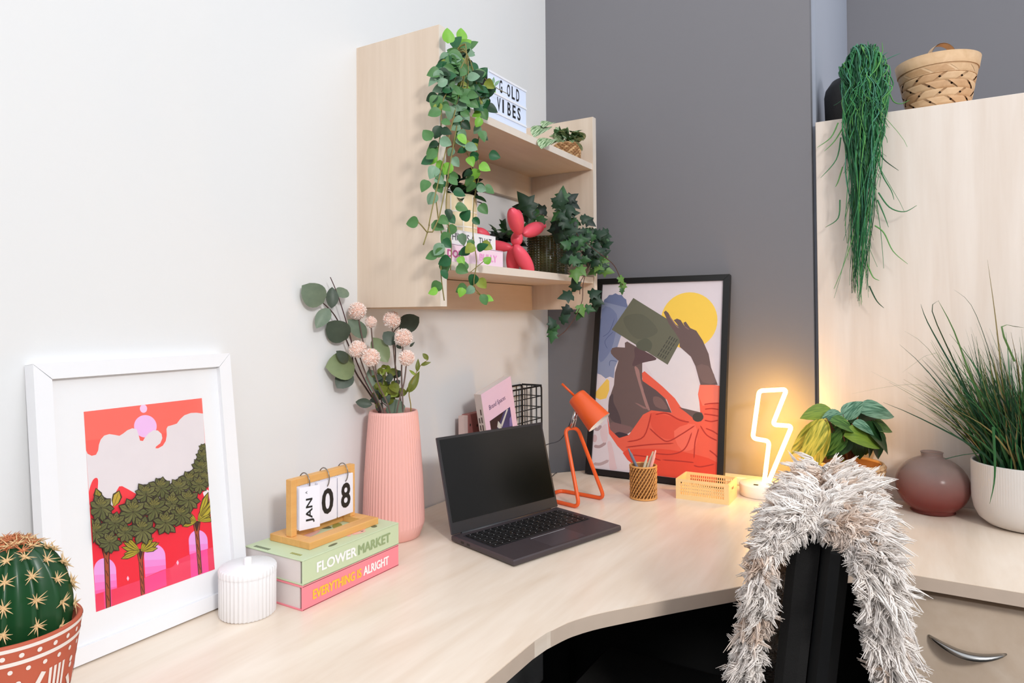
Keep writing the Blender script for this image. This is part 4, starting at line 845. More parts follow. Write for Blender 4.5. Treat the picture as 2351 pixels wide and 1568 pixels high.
# ---- frosted round vase
C2 = Vector((1.142, -.078, 0))
gv = thing('bud_vase', 'round frosted glass bud vase shading from clear to rose on the desk', 'vase', C2)
mg = bpy.data.materials.new('frosted_rose_glass'); mg.use_nodes = True; MATS['frosted_rose_glass'] = mg; nt = mg.node_tree; b = nt.nodes['Principled BSDF']
tc = nt.nodes.new('ShaderNodeTexCoord'); sx = nt.nodes.new('ShaderNodeSeparateXYZ'); mr = nt.nodes.new('ShaderNodeMapRange'); mr.inputs[1].default_value = .03; mr.inputs[2].default_value = .115
rp = nt.nodes.new('ShaderNodeMix'); rp.data_type = 'RGBA'; rp.inputs[6].default_value = lin((190, 104, 96))+(1,); rp.inputs[7].default_value = lin((206, 184, 176))+(1,)
nt.links.new(tc.outputs['Object'], sx.inputs[0]); nt.links.new(sx.outputs[2], mr.inputs[0]); nt.links.new(mr.outputs[0], rp.inputs[0]); nt.links.new(rp.outputs[2], b.inputs['Base Color'])
b.inputs['Roughness'].default_value = .2; b.inputs['Transmission Weight'].default_value = .72; b.inputs['IOR'].default_value = 1.2
Rv = .0825; prof = [(0, .0), (.04, 0), (.05, .004)]
for i in range(1, 20):
    a = -math.radians(62)+math.radians(62+66)*i/19; prof.append((Rv*math.cos(a)*1.0, .069+.0735*math.sin(a)))
prof += [(.0245, .140), (.024, .147), (.0255, .152), (.0235, .1525), (.022, .147), (.0225, .140)]
for i in range(18, 0, -1):
    a = -math.radians(62)+math.radians(62+66)*i/19; prof.append(((Rv-.003)*math.cos(a), .069+.0705*math.sin(a)))
prof += [(.04, .006), (0, .006)]
part('vase_body', MB().lathe(prof, C2, 56), mg, gv)

# ---- grass in a ribbed white planter
C3 = Vector((1.325, -.115, 0))
gp = thing('grass_planter', 'tall spiky green grass in a round white ribbed planter', 'plant', C3)
RP = .104
part('planter', MB().lathe([(0, 0), (.058, 0), (.074, .005), (.090, .018), (.099, .037), (.1035, .06), (RP, .075), (RP, .148), (RP-.001, .150), (RP-.004, .1505), (RP-.006, .147), (RP-.008, .125), (0, .12)], C3, 360, rad=lambda r, z, a, i: r*(1-.006*abs(math.sin(a*60))) if i in (6, 7) else r), mat('off_white_stoneware', (214, 207, 201), .55, .02, 20), gp)
part('soil', MB().lathe([(0, .132), (RP-.01, .13)], C3, 30), MATS['dark_soil'], gp)
def blades(defs, mats, name, parent):
    mb = MB()
    for pts, w, mi in defs:
        k = len(pts); vs = []; side = Vector((random.uniform(-1, 1), random.uniform(-1, 1), 0)).normalized()
        for i, p in enumerate(pts):
            ww = w*(1-(i/(k-1))**1.6)+.0002; t = (pts[min(k-1, i+1)]-pts[max(0, i-1)]).normalized(); s = side-t*side.dot(t); s = s.normalized() if s.length > .05 else t.orthogonal().normalized(); n = t.cross(s)
            vs += [p-s*ww+n*ww*.4, p, p+s*ww+n*ww*.4]
        mb.add(vs, [(i*3+j, i*3+j+1, i*3+j+4, i*3+j+3) for i in range(k-1) for j in range(2)], mi, True)
    return part(name, mb, mats, parent, recalc=False, kind='stuff')
GB = [leafmat('grass_dark', (22, 54, 36), (34, 74, 44)), leafmat('grass_mid', (40, 90, 50), (60, 112, 62)), leafmat('grass_light', (96, 126, 66), (70, 104, 60)), leafmat('grass_tan', (140, 116, 74), (112, 112, 62))]
df = []
for i in range(620):
    a = random.uniform(0, 2*PI); rr = RP*.75*math.sqrt(random.random()); b0 = C3+Vector((rr*math.cos(a), rr*math.sin(a), .125))
    hgt_ = random.uniform(.15, .33)*(1.12 if random.random() < .25 else .95); sp_ = random.gauss(0, .05); sd = Vector((math.cos(a), math.sin(a), 0))*(rr*.7+abs(sp_))
    if random.random() < .28: sd += -RT*random.uniform(.02, .16)
    c = random.uniform(-.02, .05); pts = []
    for k in range(9):
        t = k/8; pts.append(b0+sd*(t**1.5)+UP*(hgt_*(t-.12*t*t*(sd.length*4)))+RT*(.006*math.sin(t*7+i))+FW*(.004*math.cos(t*6+i)))
    pts = [Vector((p.x, min(p.y, -.004), p.z)) for p in pts]
    df.append((pts, random.uniform(.0014, .0034), random.choice([0, 0, 0, 1, 1, 1, 2, 3])))
def gl(pix, w, mi, near=0.03): df.append(([p for p in crom([at(u, v, C3, near) for u, v in pix], 3, False)], w, mi))
gl([(2300, 1050), (2220, 930), (2130, 800), (2076, 760)], .003, 1, .02); gl([(2300, 1050), (2230, 920), (2180, 830), (2130, 740), (2114, 698)], .003, 0, .0); gl([(2300, 1060), (2240, 960), (2187, 911), (2110, 884), (2040, 888), (1956, 904)], .0016, 2, .02)
gl([(2310, 1050), (2250, 960), (2190, 830), (2140, 715), (2156, 690)], .0024, 0, -.02); gl([(2320, 1040), (2300, 850), (2285, 720), (2267, 596)], .0032, 3, .0); gl([(2255, 1040), (2210, 1045), (2170, 1054), (2180, 1052)], .0016, 0, .06); gl([(2280, 980), (2284, 1060), (2282, 1110), (2272, 1157)], .0026, 1, .115); gl([(2310, 1040), (2235, 880), (2190, 760), (2154, 690)], .0028, 2, -.01); gl([(2330, 830), (2300, 750), (2351, 752), (2390, 740)], .002, 2, .05); gl([(2200, 890), (2150, 810), (2072, 855)], .001, 2, .03); gl([(2330, 1000), (2270, 800), (2230, 700), (2190, 665)], .0024, 0, .0)
blades(df, GB, 'grass_blades', gp)

# ---------------------------------------------------------------- on top of the tall cabinet
C4 = Vector((.968, .095, WT))
tp = thing('trailing_plant', 'long trailing grass-like plant in a dark pot hanging down the cabinet front', 'plant', C4)
part('pot', MB().lathe([(0, 0), (.076, 0), (.080, .006), (.082, .085), (.078, .105), (.062, .128), (.055, .130), (.055, .10), (0, .10)], C4, 40, rad=lambda r, z, a, i: r*(1-.012*abs(math.sin(a*18+z*120)))), mat('dark_woven_pot', (22, 21, 24), .6, .3, 120, bump=.6, bscale=260), tp)
TG = [leafmat('rush_dark', (16, 62, 40), (28, 84, 50)), leafmat('rush_mid', (44, 116, 70), (64, 140, 84)), leafmat('rush_light', (110, 172, 88), (80, 146, 76)), leafmat('rush_blue', (52, 120, 96), (88, 150, 122))]
mb = MB(); random.seed(4)
def strand(pts, r, mi): k = len(pts); mb.tube(pts, [r*(1-.75*(i/(k-1))**2) for i in range(k)], 4, mi, caps=False)
for i in range(330):
    yv = -.012-random.random()*.05; vtop = random.uniform(118, 215); ut = 1987+random.uniform(-1, 1)*(18+38*min(1, (vtop-110)/60)); q_ = random.random()
    vb = 235+470*q_**1.15; half = 46*(1-((vb-235)/480)**1.3)+8; uu = 1986-14*((vb-235)/470)+random.uniform(-half, half); fl_ = random.random() < .05
    src = C4+Vector((random.uniform(-.035, .035), random.uniform(-.035, .02), .10+random.uniform(0, .03)))
    crest = ony(ut, vtop, random.uniform(-.02, .03)); end = ony(uu+random.uniform(-10, 10)+(random.choice((-1, 1))*random.uniform(30, 70) if fl_ else 0), vb, yv+(-.03 if fl_ else 0)); mid = ony((ut*.45+uu*.55)+random.uniform(-12, 12), (vtop+vb)/2, yv-.015)
    base_ = crom([src, crest+UP*.02, (crest+mid)*.5+Vector((0, -.012, 0)), mid, end], 5, False); w0 = random.uniform(0, 6)
    pts = [p+RT*(.0062*math.sin(j*.9+w0))+Vector((0, -abs(.002*math.cos(j*1.1+w0)), 0)) for j, p in enumerate(base_)]
    pts = [Vector((p.x, min(p.y, -.004) if p.z < WT+.006 else p.y, p.z)) for p in pts]
    strand(pts, random.uniform(.0013, .0026), random.choice([0, 0, 1, 1, 1, 2, 3]))
def zr(a, b): return 1840+a/2.376, 80+b/2.376
for pix in [[(200, 480), (160, 560), (85, 615)], [(230, 500), (180, 580), (125, 635)], [(215, 560), (190, 680), (105, 780)], [(225, 720), (200, 800), (185, 830)], [(210, 900), (200, 1000), (130, 1050)], [(410, 640), (440, 760), (490, 850), (505, 900)], [(420, 860), (480, 940), (560, 965), (630, 930)], [(400, 1040), (450, 1080), (500, 1180), (580, 1250)], [(360, 1250), (390, 1320), (425, 1340)], [(370, 1370), (410, 1450), (450, 1490)], [(420, 620), (450, 680), (530, 740)], [(415, 900), (450, 980), (475, 1050)], [(470, 280), (500, 360), (545, 375), (590, 355)], [(420, 160), (470, 130), (540, 100)], [(400, 130), (440, 100), (440, 40)], [(360, 110), (365, 60), (362, 35)], [(430, 120), (470, 95)], [(440, 400), (465, 470), (470, 520), (440, 555)], [(470, 200), (500, 260), (490, 300), (460, 400)], [(340, 130), (280, 170), (220, 220), (215, 330)]]:
    hi = pix[0][1] < 420; pts = crom([ony(*zr(*p), -.04 if not hi else .02) for p in pix], 5, False); strand(pts, .0018, random.choice([0, 1, 1, 2, 3]))
part('trailing_stems', mb, TG, tp, recalc=False, kind='stuff')
mb = MB()
# chip basket with lid
C5 = Vector((1.172, .135, WT)); BR0, BR1, BH = .072, .098, .150
bk = thing('chip_basket', 'lidded woven wood chip basket on top of the tall cabinet', 'basket', C5)
M_chip = wood('pale_chip_wood', (226, 190, 150), (204, 164, 122), (20, 20, 20), .55); M_chip2 = wood('warm_chip_wood', (214, 172, 130), (190, 146, 104), (20, 20, 20), .55)
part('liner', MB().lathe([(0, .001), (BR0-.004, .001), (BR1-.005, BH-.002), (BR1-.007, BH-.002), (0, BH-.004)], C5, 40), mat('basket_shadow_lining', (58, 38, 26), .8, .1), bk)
NS = 10
for s in (1, -1):
    for q in range(NS):
        mb2 = MB(); vs = []; n = 56
        for i in range(n+1):
            t = i/n; r = BR0+(BR1-BR0)*t; z = .001+t*(BH-.012); a = 2*PI*q/NS+s*t*2.1+(0 if s > 0 else .1)
            cyc = max(-1, min(1, 2.4*s*math.cos(PI*(4.2*t-.1)*NS/(2*PI)))); o = .0022*cyc
            hw = (PI/NS)*.84/1.2
            # half width measured along the rim; bands are diagonal
            for e in (-1, -.33, .33, 1): aa = a+e*hw*1.2; zz = z-s*e*0.0; vs.append(C5+Vector(((r+o)*math.cos(aa), (r+o)*math.sin(aa), zz)))
        mb2.add(vs, [(i*4+j, i*4+j+1, i*4+j+5, i*4+j+4) for i in range(n) for j in range(3)], 0, True)
        part('strip', mb2, M_chip if (q+(s > 0)) % 3 else M_chip2, bk, recalc=False)
for z0_, z1_, r_o in ((BH-.052, BH-.024, .003), (BH-.030, BH, .0055)):
    f = lambda z: BR0+(BR1-BR0)*z/BH
    part('rim_band', MB().lathe([(f(z0_)+r_o, z0_), (f(z1_)+r_o, z1_), (f(z1_)+r_o-.0025, z1_), (f(z0_)+r_o-.0025, z0_), (f(z0_)+r_o, z0_)], C5, 64), M_chip, bk)
lid_ = part('lid', MB().lathe([(0, BH+.012), (.05, BH+.010), (BR1-.012, BH+.002), (BR1-.002, BH-.004)], C5, 48), M_chip2, bk)
hd = []
for i in range(13):
    a = PI*i/12; hd.append(C5+RT*(.036*math.cos(a))-FW*.02+UP*(BH+.004+.040*math.sin(a)))
hb_ = MB(); vs = []
for p in hd: vs += [p-FW*.011, p+FW*.011]
hb_.add(vs, [(2*i, 2*i+1, 2*i+3, 2*i+2) for i in range(12)], 0, True); hb_.add([v+UP*.0022 for v in vs], [(2*i, 2*i+1, 2*i+3, 2*i+2) for i in range(12)], 0, True)
part('handle', hb_, M_chip, lid_, recalc=False)

# ================================================================ on the wall shelf
random.seed(31)
V1 = leafmat('vine_dark', (28, 82, 48), (44, 104, 58)); V2 = leafmat('vine_mid', (64, 112, 58), (92, 134, 78)); V3 = leafmat('vine_grey', (104, 142, 112), (140, 170, 140)); V4 = leafmat('vine_lime', (110, 176, 52), (140, 190, 74)); V5 = leafmat('vine_yellow', (164, 172, 76), (122, 140, 52)); V6 = leafmat('vine_deep', (16, 46, 24), (30, 66, 34))
VP = [V1, V1, V1, V2, V2, V2, V2, V3, V3, V3, V4, V5, V6, V6]
# ---- trailing vine on the upper board
P1 = Vector((.165, -.835, S1))
vine = thing('trailing_vine', 'long trailing round-leaved vine in a white pot on the upper shelf board', 'plant', P1)
part('pot', MB().lathe([(0, 0), (.042, 0), (.045, .003), (.052, .085), (.049, .086), (.046, .07), (0, .068)], P1, 36), M_cer, vine)
stems = MB(); M_vst = mat('vine_stem', (134, 122, 66), .7, .15, 60)
def zs(a, b): return 1000+a/6.535, 60+b/6.535       # crop of the bush
def zt2(a, b): return 940+a/6.535, 260+b/6.535
def vl(u, v, ang, size, m, xp, kind='heart', tilt=None):
    if u < 1034 or v > 195: xp = max(xp, .268)
    p = onx(u, v, xp); d = RT*math.cos(ang)-UP*math.sin(ang)+FW*random.uniform(-.35, .12)
    leaf(vine, kind, m, p, d, -FW*.8+UP*random.uniform(.0, .5)+RT*random.uniform(-.5, .5) if tilt is None else tilt, size)
strs = [([(1060, 150), (1040, 190), (1016, 235), (1012, 300), (1004, 360), (1000, 430), (1006, 500), (1018, 560), (1012, 620), (1020, 690)], .272), ([(1080, 150), (1072, 230), (1060, 280), (1042, 340), (1030, 410), (1024, 480), (1036, 560), (1034, 620)], .276), ([(1075, 140), (1100, 220), (1104, 280), (1096, 340), (1100, 400), (1088, 460), (1086, 540), (1094, 600), (1088, 655), (1110, 682)], .272), ([(1055, 160), (1060, 300), (1076, 360), (1092, 420)], .270), ([(1000, 430), (994, 470), (985, 520), (972, 562)], .30), ([(1020, 470), (1008, 500), (960, 510)], .30)]
for pix, xp in strs:
    p0_ = P1+Vector((random.uniform(-.02, .02), random.uniform(-.02, .02), .07)); pts = crom([p0_, P1+Vector((.03, 0, .12)), P1+Vector((.085, -.01, .115))]+[onx(u, v, xp) for u, v in pix[1:]], 4, False)
    stems.tube(pts, .0013, 5)
cnt = 0
for i in range(165):                                 # bush
    t = random.random(); v = 95+150*t; half = 12+62*min(1, t*1.6); u = 1032+40*min(1, t*1.5)+random.uniform(-half, half)
    u = max(u, 1030) if v < 150 else max(u, 1006)
    u = min(u, 1114)
    if v < 110 + max(0, (u-1060))*1.3: v += 45
    vl(u, v, random.uniform(-.8, 3.6), random.uniform(.022, .034), random.choice(VP), random.uniform(.2, .275) if v > 150 else random.uniform(.16, .22), random.choice(['heart', 'round', 'heart']))
for u, v, ang, m in [(1028, 100, -1.5, V4), (1058, 95, -1.45, V4), (1040, 110, -1.0, V1), (1056, 112, -.6, V4), (1012, 175, 2.6, V3), (1072, 115, -.7, V2)]: vl(u, v, ang, .033, m, .2)
for pix, xp in strs[:4]:
    P_ = crom([(u, v, 0) for u, v in pix], 6, False)
    for j, p in enumerate(P_):
        if p.y < 215: continue
        dens = .8 if p.y < 440 else .22
        if random.random() < dens:
            s = random.choice((-1, 1)); vl(p.x, p.y, (PI/2)-s*random.uniform(.4, 1.4), random.uniform(.02, .03), random.choice(VP), xp+random.uniform(.0, .018), random.choice(['heart', 'heart', 'round']))
for u, v, ang, m in [(990, 322, -2.2, V2), (995, 365, 2.9, V1), (985, 415, 2.2, V2), (962, 510, 3.1, V2), (990, 515, .3, V2), (1110, 430, .4, V2), (1122, 355, .2, V1), (1045, 475, .1, V2), (1100, 470, .8, V2), (1060, 505, -.8, V1), (1048, 520, 2.5, V2), (1062, 535, 1.6, V3), (1105, 560, .4, V5), (1080, 575, 2.9, V1), (1096, 575, -.6, V1), (1112, 605, -.8, V4), (1068, 600, 2.0, V2), (1022, 600, 1.6, V2), (1048, 612, .5, V2), (1006, 585, 3.0, V2), (1052, 590, .9, V4), (1092, 630, 2.0, V1), (1098, 640, .9, V5), (1072, 658, 2.8, V2), (1062, 660, 1.8, V4), (1112, 684, .2, V4), (1012, 648, 2.4, V2), (1006, 668, 3.0, V4), (1040, 440, .2, V1)]: vl(u, v, ang, .028 if m is not V4 else .022, m, .272)
for pix in [[(1110, 600), (1080, 625)], [(1112, 684), (1094, 672)]]: stems.tube([onx(u, v, .27) for u, v in pix], .0009, 5)
sprig = crom([onx(u, v, .235) for u, v in [(1108, 175), (1125, 190), (1145, 205), (1165, 215)]], 3, False); stems.tube(sprig, .0009, 5)
for u, v, ang in [(1130, 195, -1.2), (1128, 200, 1.9), (1136, 198, -1.0), (1122, 205, 2.0)]: vl(u, v, ang, .02, V3, .236, 'lance')
part('stems', stems, M_vst, vine)

# ---- light box
LX = .205; ly0, ly1 = onx(1122, 200, LX).y, onx(1208, 260, LX).y; lz1 = onx(1122, 160, LX).z+.002
lbx = thing('light_box', 'white cinema light box spelling words in black letters on the upper shelf board', 'light box', (LX-.02, (ly0+ly1)/2, S1))
part('case', MB().box((LX-.024, (ly0+ly1)/2, (S1+lz1)/2), (.042, ly1-ly0, lz1-S1), bev=.002), M_black, lbx)
M_lb = mat('light_box_panel', (214, 224, 246), .4, .01, emit=(214, 226, 255), estr=.12); M_lbr = mat('light_box_rail', (240, 242, 250), .4, .01)
fp = part('front_panel', MB().box((LX-.002, (ly0+ly1)/2, (S1+lz1)/2), (.003, ly1-ly0+.001, lz1-S1), bev=.0004), M_lb, lbx)
hh = lz1-S1; hw = ly1-ly0
for fz in (.02, .27, .62, .97): part('rail', MB().box((LX+.0008, (ly0+ly1)/2, S1+hh*fz), (.0025, hw, .005)), M_lbr, lbx)
def word(s, y0f, z0f, pitch, w_, h_):
    for i, ch in enumerate(s):
        if ch != ' ': text('letter', ch, M_ink, fp, (LX-.0003, ly0+hw*(y0f+i*pitch), S1+hh*z0f), (0, 1, 0), (0, 0, 1), w_*(.45 if ch == 'I' else 1), h_, .02)
word('G', .27, .68, .1, hw*.075, hh*.24); word('OLD', .47, .68, .125, hw*.085, hh*.24); word('VIBES', .21, .325, .135, hw*.085, hh*.25)

# ---- small variegated plant in straw pot
P2 = Vector((.19, -.215, S1))
vp2 = thing('potted_plant', 'small variegated bushy plant in a straw pot at the end of the upper board', 'plant', P2)
seagrass(vp2, P2, .034, .037, .05, 9, 18, mat('straw', (206, 166, 120), .8, .25, 90, bump=.3), mat('straw_dark', (158, 116, 76), .8, .25, 90, bump=.3), .0036)
W1 = leafmat('variegated_leaf', (58, 104, 42), (192, 210, 170), streak=True); W2_ = leafmat('variegated_dark', (28, 62, 24), (70, 110, 60))
for i in range(64):
    a = 2*PI*i*.382; e = random.uniform(-.45, .9); d = Vector((math.cos(a)*math.cos(e), math.sin(a)*math.cos(e), math.sin(e))); hz2 = Vector((math.cos(a), math.sin(a), 0))
    leaf(vp2, 'oval', random.choice([W1, W1, W2_]), P2+Vector((d.x*.02, d.y*.02, .055+.03*random.random())), d, UP*.6+hz2*.8+rv(.3), random.uniform(.03, .044) if d.y < .3 else .022)
for u, v, u2, v2 in [(1258, 292, 1230, 297), (1308, 303, 1338, 308), (1268, 320, 1246, 325), (1320, 325, 1338, 340), (1270, 282, 1250, 280)]: p, q = onx(u, v, .222 if v < 315 else .258), onx(u2, v2, .228 if v < 315 else .268); leaf(vp2, 'oval', W1, p, q-p, -FW*.5+UP, (q-p).length*1.1)

# ---- lower board: gridded cream pot with a dark plant
P3 = Vector((.066, onx(1043, 480, .066).y-.004, S2))
gp2 = thing('potted_plant', 'dark leafy plant in a cream gridded pot behind the hanging vine', 'plant', P3)
M_cream = mat('cream_ceramic', (244, 226, 186), .5, .03, 20); M_cl = mat('cream_grid_line', (250, 244, 230), .5, .02)
part('pot', MB().lathe([(0, 0), (.06, 0), (.062, .004), (.062, .19), (.060, .196), (.057, .196), (.056, .18), (0, .178)], P3, 48), M_cream, gp2)
gm = MB()
for i in range(12):
    a = 2*PI*i/12; gm.box(P3+Vector((.0622*math.cos(a), .0622*math.sin(a), .097)), (.0012, .004, .186), rot=Matrix.Rotation(a, 3, 'Z'))
for z in (.03, .07, .11, .15): gm.lathe([(.0625, z-.002), (.0632, z), (.0625, z+.002)], P3, 48)
part('grid_lines', gm, M_cl, gp2)
for i in range(60):
    a = random.uniform(0, 2*PI); rr = .06*math.sqrt(random.random()); p = P3+Vector((rr*math.cos(a), rr*math.sin(a), .18+random.random()*.06)); d = Vector((math.cos(a)*.7, math.sin(a)*.7, random.uniform(-.3, 1))); d.x = abs(d.x) if p.x < .06 else d.x
    leaf(gp2, 'oval', random.choice([V6, V6, leafmat('near_black_leaf', (8, 22, 14), (16, 34, 20))]), p, d, UP+rv(.4), random.uniform(.03, .045))

# ---- two books lying on the lower board
M_wcov = mat('white_book_cover', (240, 239, 243), .5, .01); M_plp = mat('pale_pink_cover', (248, 220, 238), .5, .02)
ky = onx(1155, 590, .226).y; ky2 = onx(1138, 550, .224).y
kb1 = hardback('hardback_book', 'pale pink hardback book lying under the white book on the lower board', .136, .226, -.905, ky, S2, S2+.042, M_plp)
text('title', 'DON', mat('magenta_ink', (198, 92, 150), .5), kb1, (.2263, -.89, S2+.012), (0, 1, 0), (0, 0, 1), .06, .016, .0, .0004, .0008)
text('title', 'BULLY', mat('light_magenta_ink', (244, 168, 222), .5), kb1, (.2263, ky-.105, S2+.012), (0, 1, 0), (0, 0, 1), .075, .016, .0, .0004, .0008)
kb2 = hardback('hardback_book', 'white hardback book lying on the pale pink book on the lower board', .136, .224, -.90, ky2, S2+.0421, S2+.076, M_wcov)
text('title', 'THINGS A', mat('slate_ink', (70, 72, 84), .5), kb2, (.2243, -.885, S2+.051), (0, 1, 0), (0, 0, 1), .105, .017); text('title', 'THAT', MATS['slate_ink'], kb2, (.2243, ky2-.075, S2+.051), (0, 1, 0), (0, 0, 1), .055, .016)

# ---- balloon dog
M_dog = mat('matt_coral_vinyl', (246, 88, 108), .42, .02, 20)
DX = .175
dog = thing('balloon_dog', 'coral pink balloon animal figurine beside the books on the lower board', 'figurine', (DX, onx(1195, 600, DX).y, S2))
def dz(a, b): return 1000+a/7.127, 420+b/7.127
def bubble(name, a, b_, r, dx0=0.0, dx1=0.0, parent=None, taper=.28):
    p = onx(*dz(*a), DX+dx0); q = onx(*dz(*b_), DX+dx1); ax_ = q-p; l = ax_.length; prof = []
    for i in range(17):
        t = i/16; s = math.sin(PI*t)**.42 if 0 < t < 1 else 0; prof.append((r*s, l*t))
    return part(name, MB().lathe(prof, p, 28, axis=ax_), M_dog, parent or dog)
rs_ = 1.86/1551/7.127
bubble('body', (740, 1000), (1250, 1060), 95*rs_*1.0, -.112, -.012)
bubble('neck', (1310, 1030), (1350, 800), 100*rs_, .0, .0)
bubble('ear', (1375, 830), (1240, 425), 120*rs_, .02, .045); bubble('ear', (1365, 830), (1330, 440), 105*rs_, -.02, -.045)
hd_ = bubble('head', (1440, 830), (1750, 700), 120*rs_); 
part('knot', MB().lathe([(0, 0), (.005, .002), (.003, .007), (.007, .012), (0, .014)], onx(*dz(1735, 705), DX), 12, axis=RT), M_dog, hd_)
fy = S2
def leg(a, dx, name, foot):
    p = onx(*dz(*a), DX+dx*.4); q = Vector((DX+dx, foot, S2+.0)); ax_ = q-p; l = ax_.length
    prof = [(118*rs_*(math.sin(PI*(i/16)*.93)**.42 if i else 0), l*i/16) for i in range(17)]
    prof += [(0, l)]; part(name, MB().lathe(prof, p, 28, axis=ax_), M_dog, dog)
ff = onx(*dz(1420, 1330), DX).y; leg((1290, 1010), .028, 'leg', ff); leg((1270, 1010), -.03, 'leg', ff)
bfy = onx(*dz(790, 1200), DX-.105).y
def legr(dx):
    p = onx(*dz(800, 985), DX-.105)+Vector(((dx+.105)*.4, 0, 0)); q = Vector((DX+dx, bfy, S2)); ax_ = q-p; l = ax_.length
    part('leg', MB().lathe([(105*rs_*(math.sin(PI*(i/16)*.93)**.42 if i else 0), l*i/16) for i in range(17)]+[(0, l)], p, 28, axis=ax_), M_dog, dog)
legr(-.082); legr(-.128)
tl_ = bubble('tail', (880, 930), (660, 760), 100*rs_, -.106, -.122); part('knot', MB().tube([onx(*dz(680, 770), DX-.12), onx(*dz(640, 690), DX-.12)], [.008, .003], 10), M_dog, tl_)

# ---- ivy in a dimpled green pot
P4 = Vector((.150, -.277, S2)); RG = .062; HG = .118
iv = thing('potted_ivy', 'ivy spilling over the board from a dimpled dark green pot', 'plant', P4)
M_gp = mat('olive_glaze', (66, 66, 34), .22, .15, 40, spec=.6, coat=.4)
part('pot', MB().lathe([(0, 0), (RG-.004, 0), (RG-.001, .003), (RG-.001, HG), (RG-.005, HG), (RG-.006, HG-.02), (0, HG-.02)], P4, 40), M_gp, iv)
dm = MB(); nd = 36
for i in range(15):
    for j in range(nd):
        a = 2*PI*j/nd; z = .007+i*.0077; n = Vector((math.cos(a), math.sin(a), 0)); t = Vector((-n.y, n.x, 0)); c = P4+n*(RG-.0012)+UP*z; w = .0043; h = .003
        dm.add([c-t*w-UP*h, c+t*w-UP*h, c+t*w+UP*h, c-t*w+UP*h, c+n*.0034], [(0, 1, 4), (1, 2, 4), (2, 3, 4), (3, 0, 4)], 0)
part('dimples', dm, M_gp, iv, kind='stuff')
I1 = leafmat('ivy_dark', (18, 42, 26), (34, 66, 40)); I2 = leafmat('ivy_mid', (34, 74, 38), (58, 100, 54)); I3 = leafmat('ivy_light', (104, 144, 66), (78, 118, 56)); I4 = leafmat('ivy_blackgreen', (12, 28, 20), (22, 44, 30))
ist = MB(); M_ist = mat('ivy_stem', (82, 50, 40), .7, .15)
def zi(a, b): return 900+a/3.92, 400+b/3.92
def il(u, v, ang, size, m, xp, facing=None):
    p = onx(u, v, xp)
    if u > 1402: p = onx(u, v, max(xp, .345))
    elif p.y > -.205 and xp < .272: p = onx(u, v, .285)
    d = RT*math.cos(ang)-UP*math.sin(ang)+FW*random.uniform(-.3, .15); leaf(iv, 'ivy', m, p, d, -FW+UP*random.uniform(-.1, .6)+RT*random.uniform(-.4, .4), size)
def sub(c, n, du, dv, x0_, x1_, pal, s0_, s1_):
    for i in range(n): il(c[0]+random.uniform(-du, du), c[1]+random.uniform(-dv, dv), random.uniform(-.6, 3.7), random.uniform(s0_, s1_), random.choice(pal), random.uniform(x0_, x1_))
sub(zi(1540, 330), 16, 16, 28, .12, .2, [I4, I1, I1, I2], .028, .044)
sub(zi(1540, 470), 12, 18, 20, .16, .22, [I4, I1], .03, .045)
sub(zi(1640, 520), 30, 34, 34, .2, .27, [I1, I1, I2, I2, I4], .026, .042)
sub(zi(1740, 650), 40, 38, 30, .25, .31, [I1, I2, I2, I4, I1], .026, .04)
sub(zi(1900, 600), 12, 16, 22, .26, .31, [I2, I1], .024, .036)
sub(zi(1880, 790), 10, 20, 18, .27, .31, [I2, I1, I3], .024, .034)
sub(zi(1300, 350), 9, 26, 22, .1, .16, [I1, I4, I2], .03, .05)
for a, b_, ang, m, s in [((1250, 320), 0, -2.2, I1, .07), ((1500, 300), 0, -1.4, I1, .05), ((1530, 240), 0, -1.5, I2, .045)]: il(*zi(*a), ang, s, m, .15)
for u, v, ang, m, s in [(1645, 860, 1.4, I3, .05), (1680, 830, .9, I3, .045), (1880, 850, .3, I3, .055), (1620, 1080, 2.9, I1, .055), (1660, 1040, -1.9, I1, .05), (1800, 1110, .5, I1, .052), (1780, 1080, -.3, I1, .05), (1830, 1150, 1.5, I1, .04), (1690, 1180, 1.2, I3, .045), (1740, 1200, .3, I2, .04), (1700, 1230, 2.0, I2, .04), (1600, 1200, 2.4, I4, .045), (1480, 1350, 2.4, I2, .045), (1460, 1370, -2.0, I1, .04), (1520, 1320, -.6, I1, .04), (1450, 1420, 1.8, I2, .04), (2050, 920, 1.0, I3, .035), (2080, 980, 1.6, I3, .035), (2070, 1030, 1.5, I2, .025)]: il(*zi(u, v), ang, s*.82, m, .285)
for pix, xp in [([(1640, 500), (1740, 700), (1770, 800), (1740, 900), (1720, 1000), (1715, 1120), (1690, 1200), (1640, 1300), (1560, 1410), (1470, 1475)], .285), ([(1760, 810), (1700, 960), (1690, 1080)], .28), ([(1850, 700), (1980, 800), (2030, 880), (2080, 1000)], .345)]:
    pts = crom([P4+Vector((.02, 0, HG-.01)), P4+Vector((.05, .01, HG+.03))]+[onx(*zi(*p), xp) for p in pix], 4, False); ist.tube(pts, .0012, 5)
for pix in ([(1270, 400), (1260, 330)], [(1400, 380), (1330, 360), (1270, 400)]): ist.tube([onx(*zi(*p), .15) for p in pix], .001, 5)
part('stems', ist, M_ist, iv)

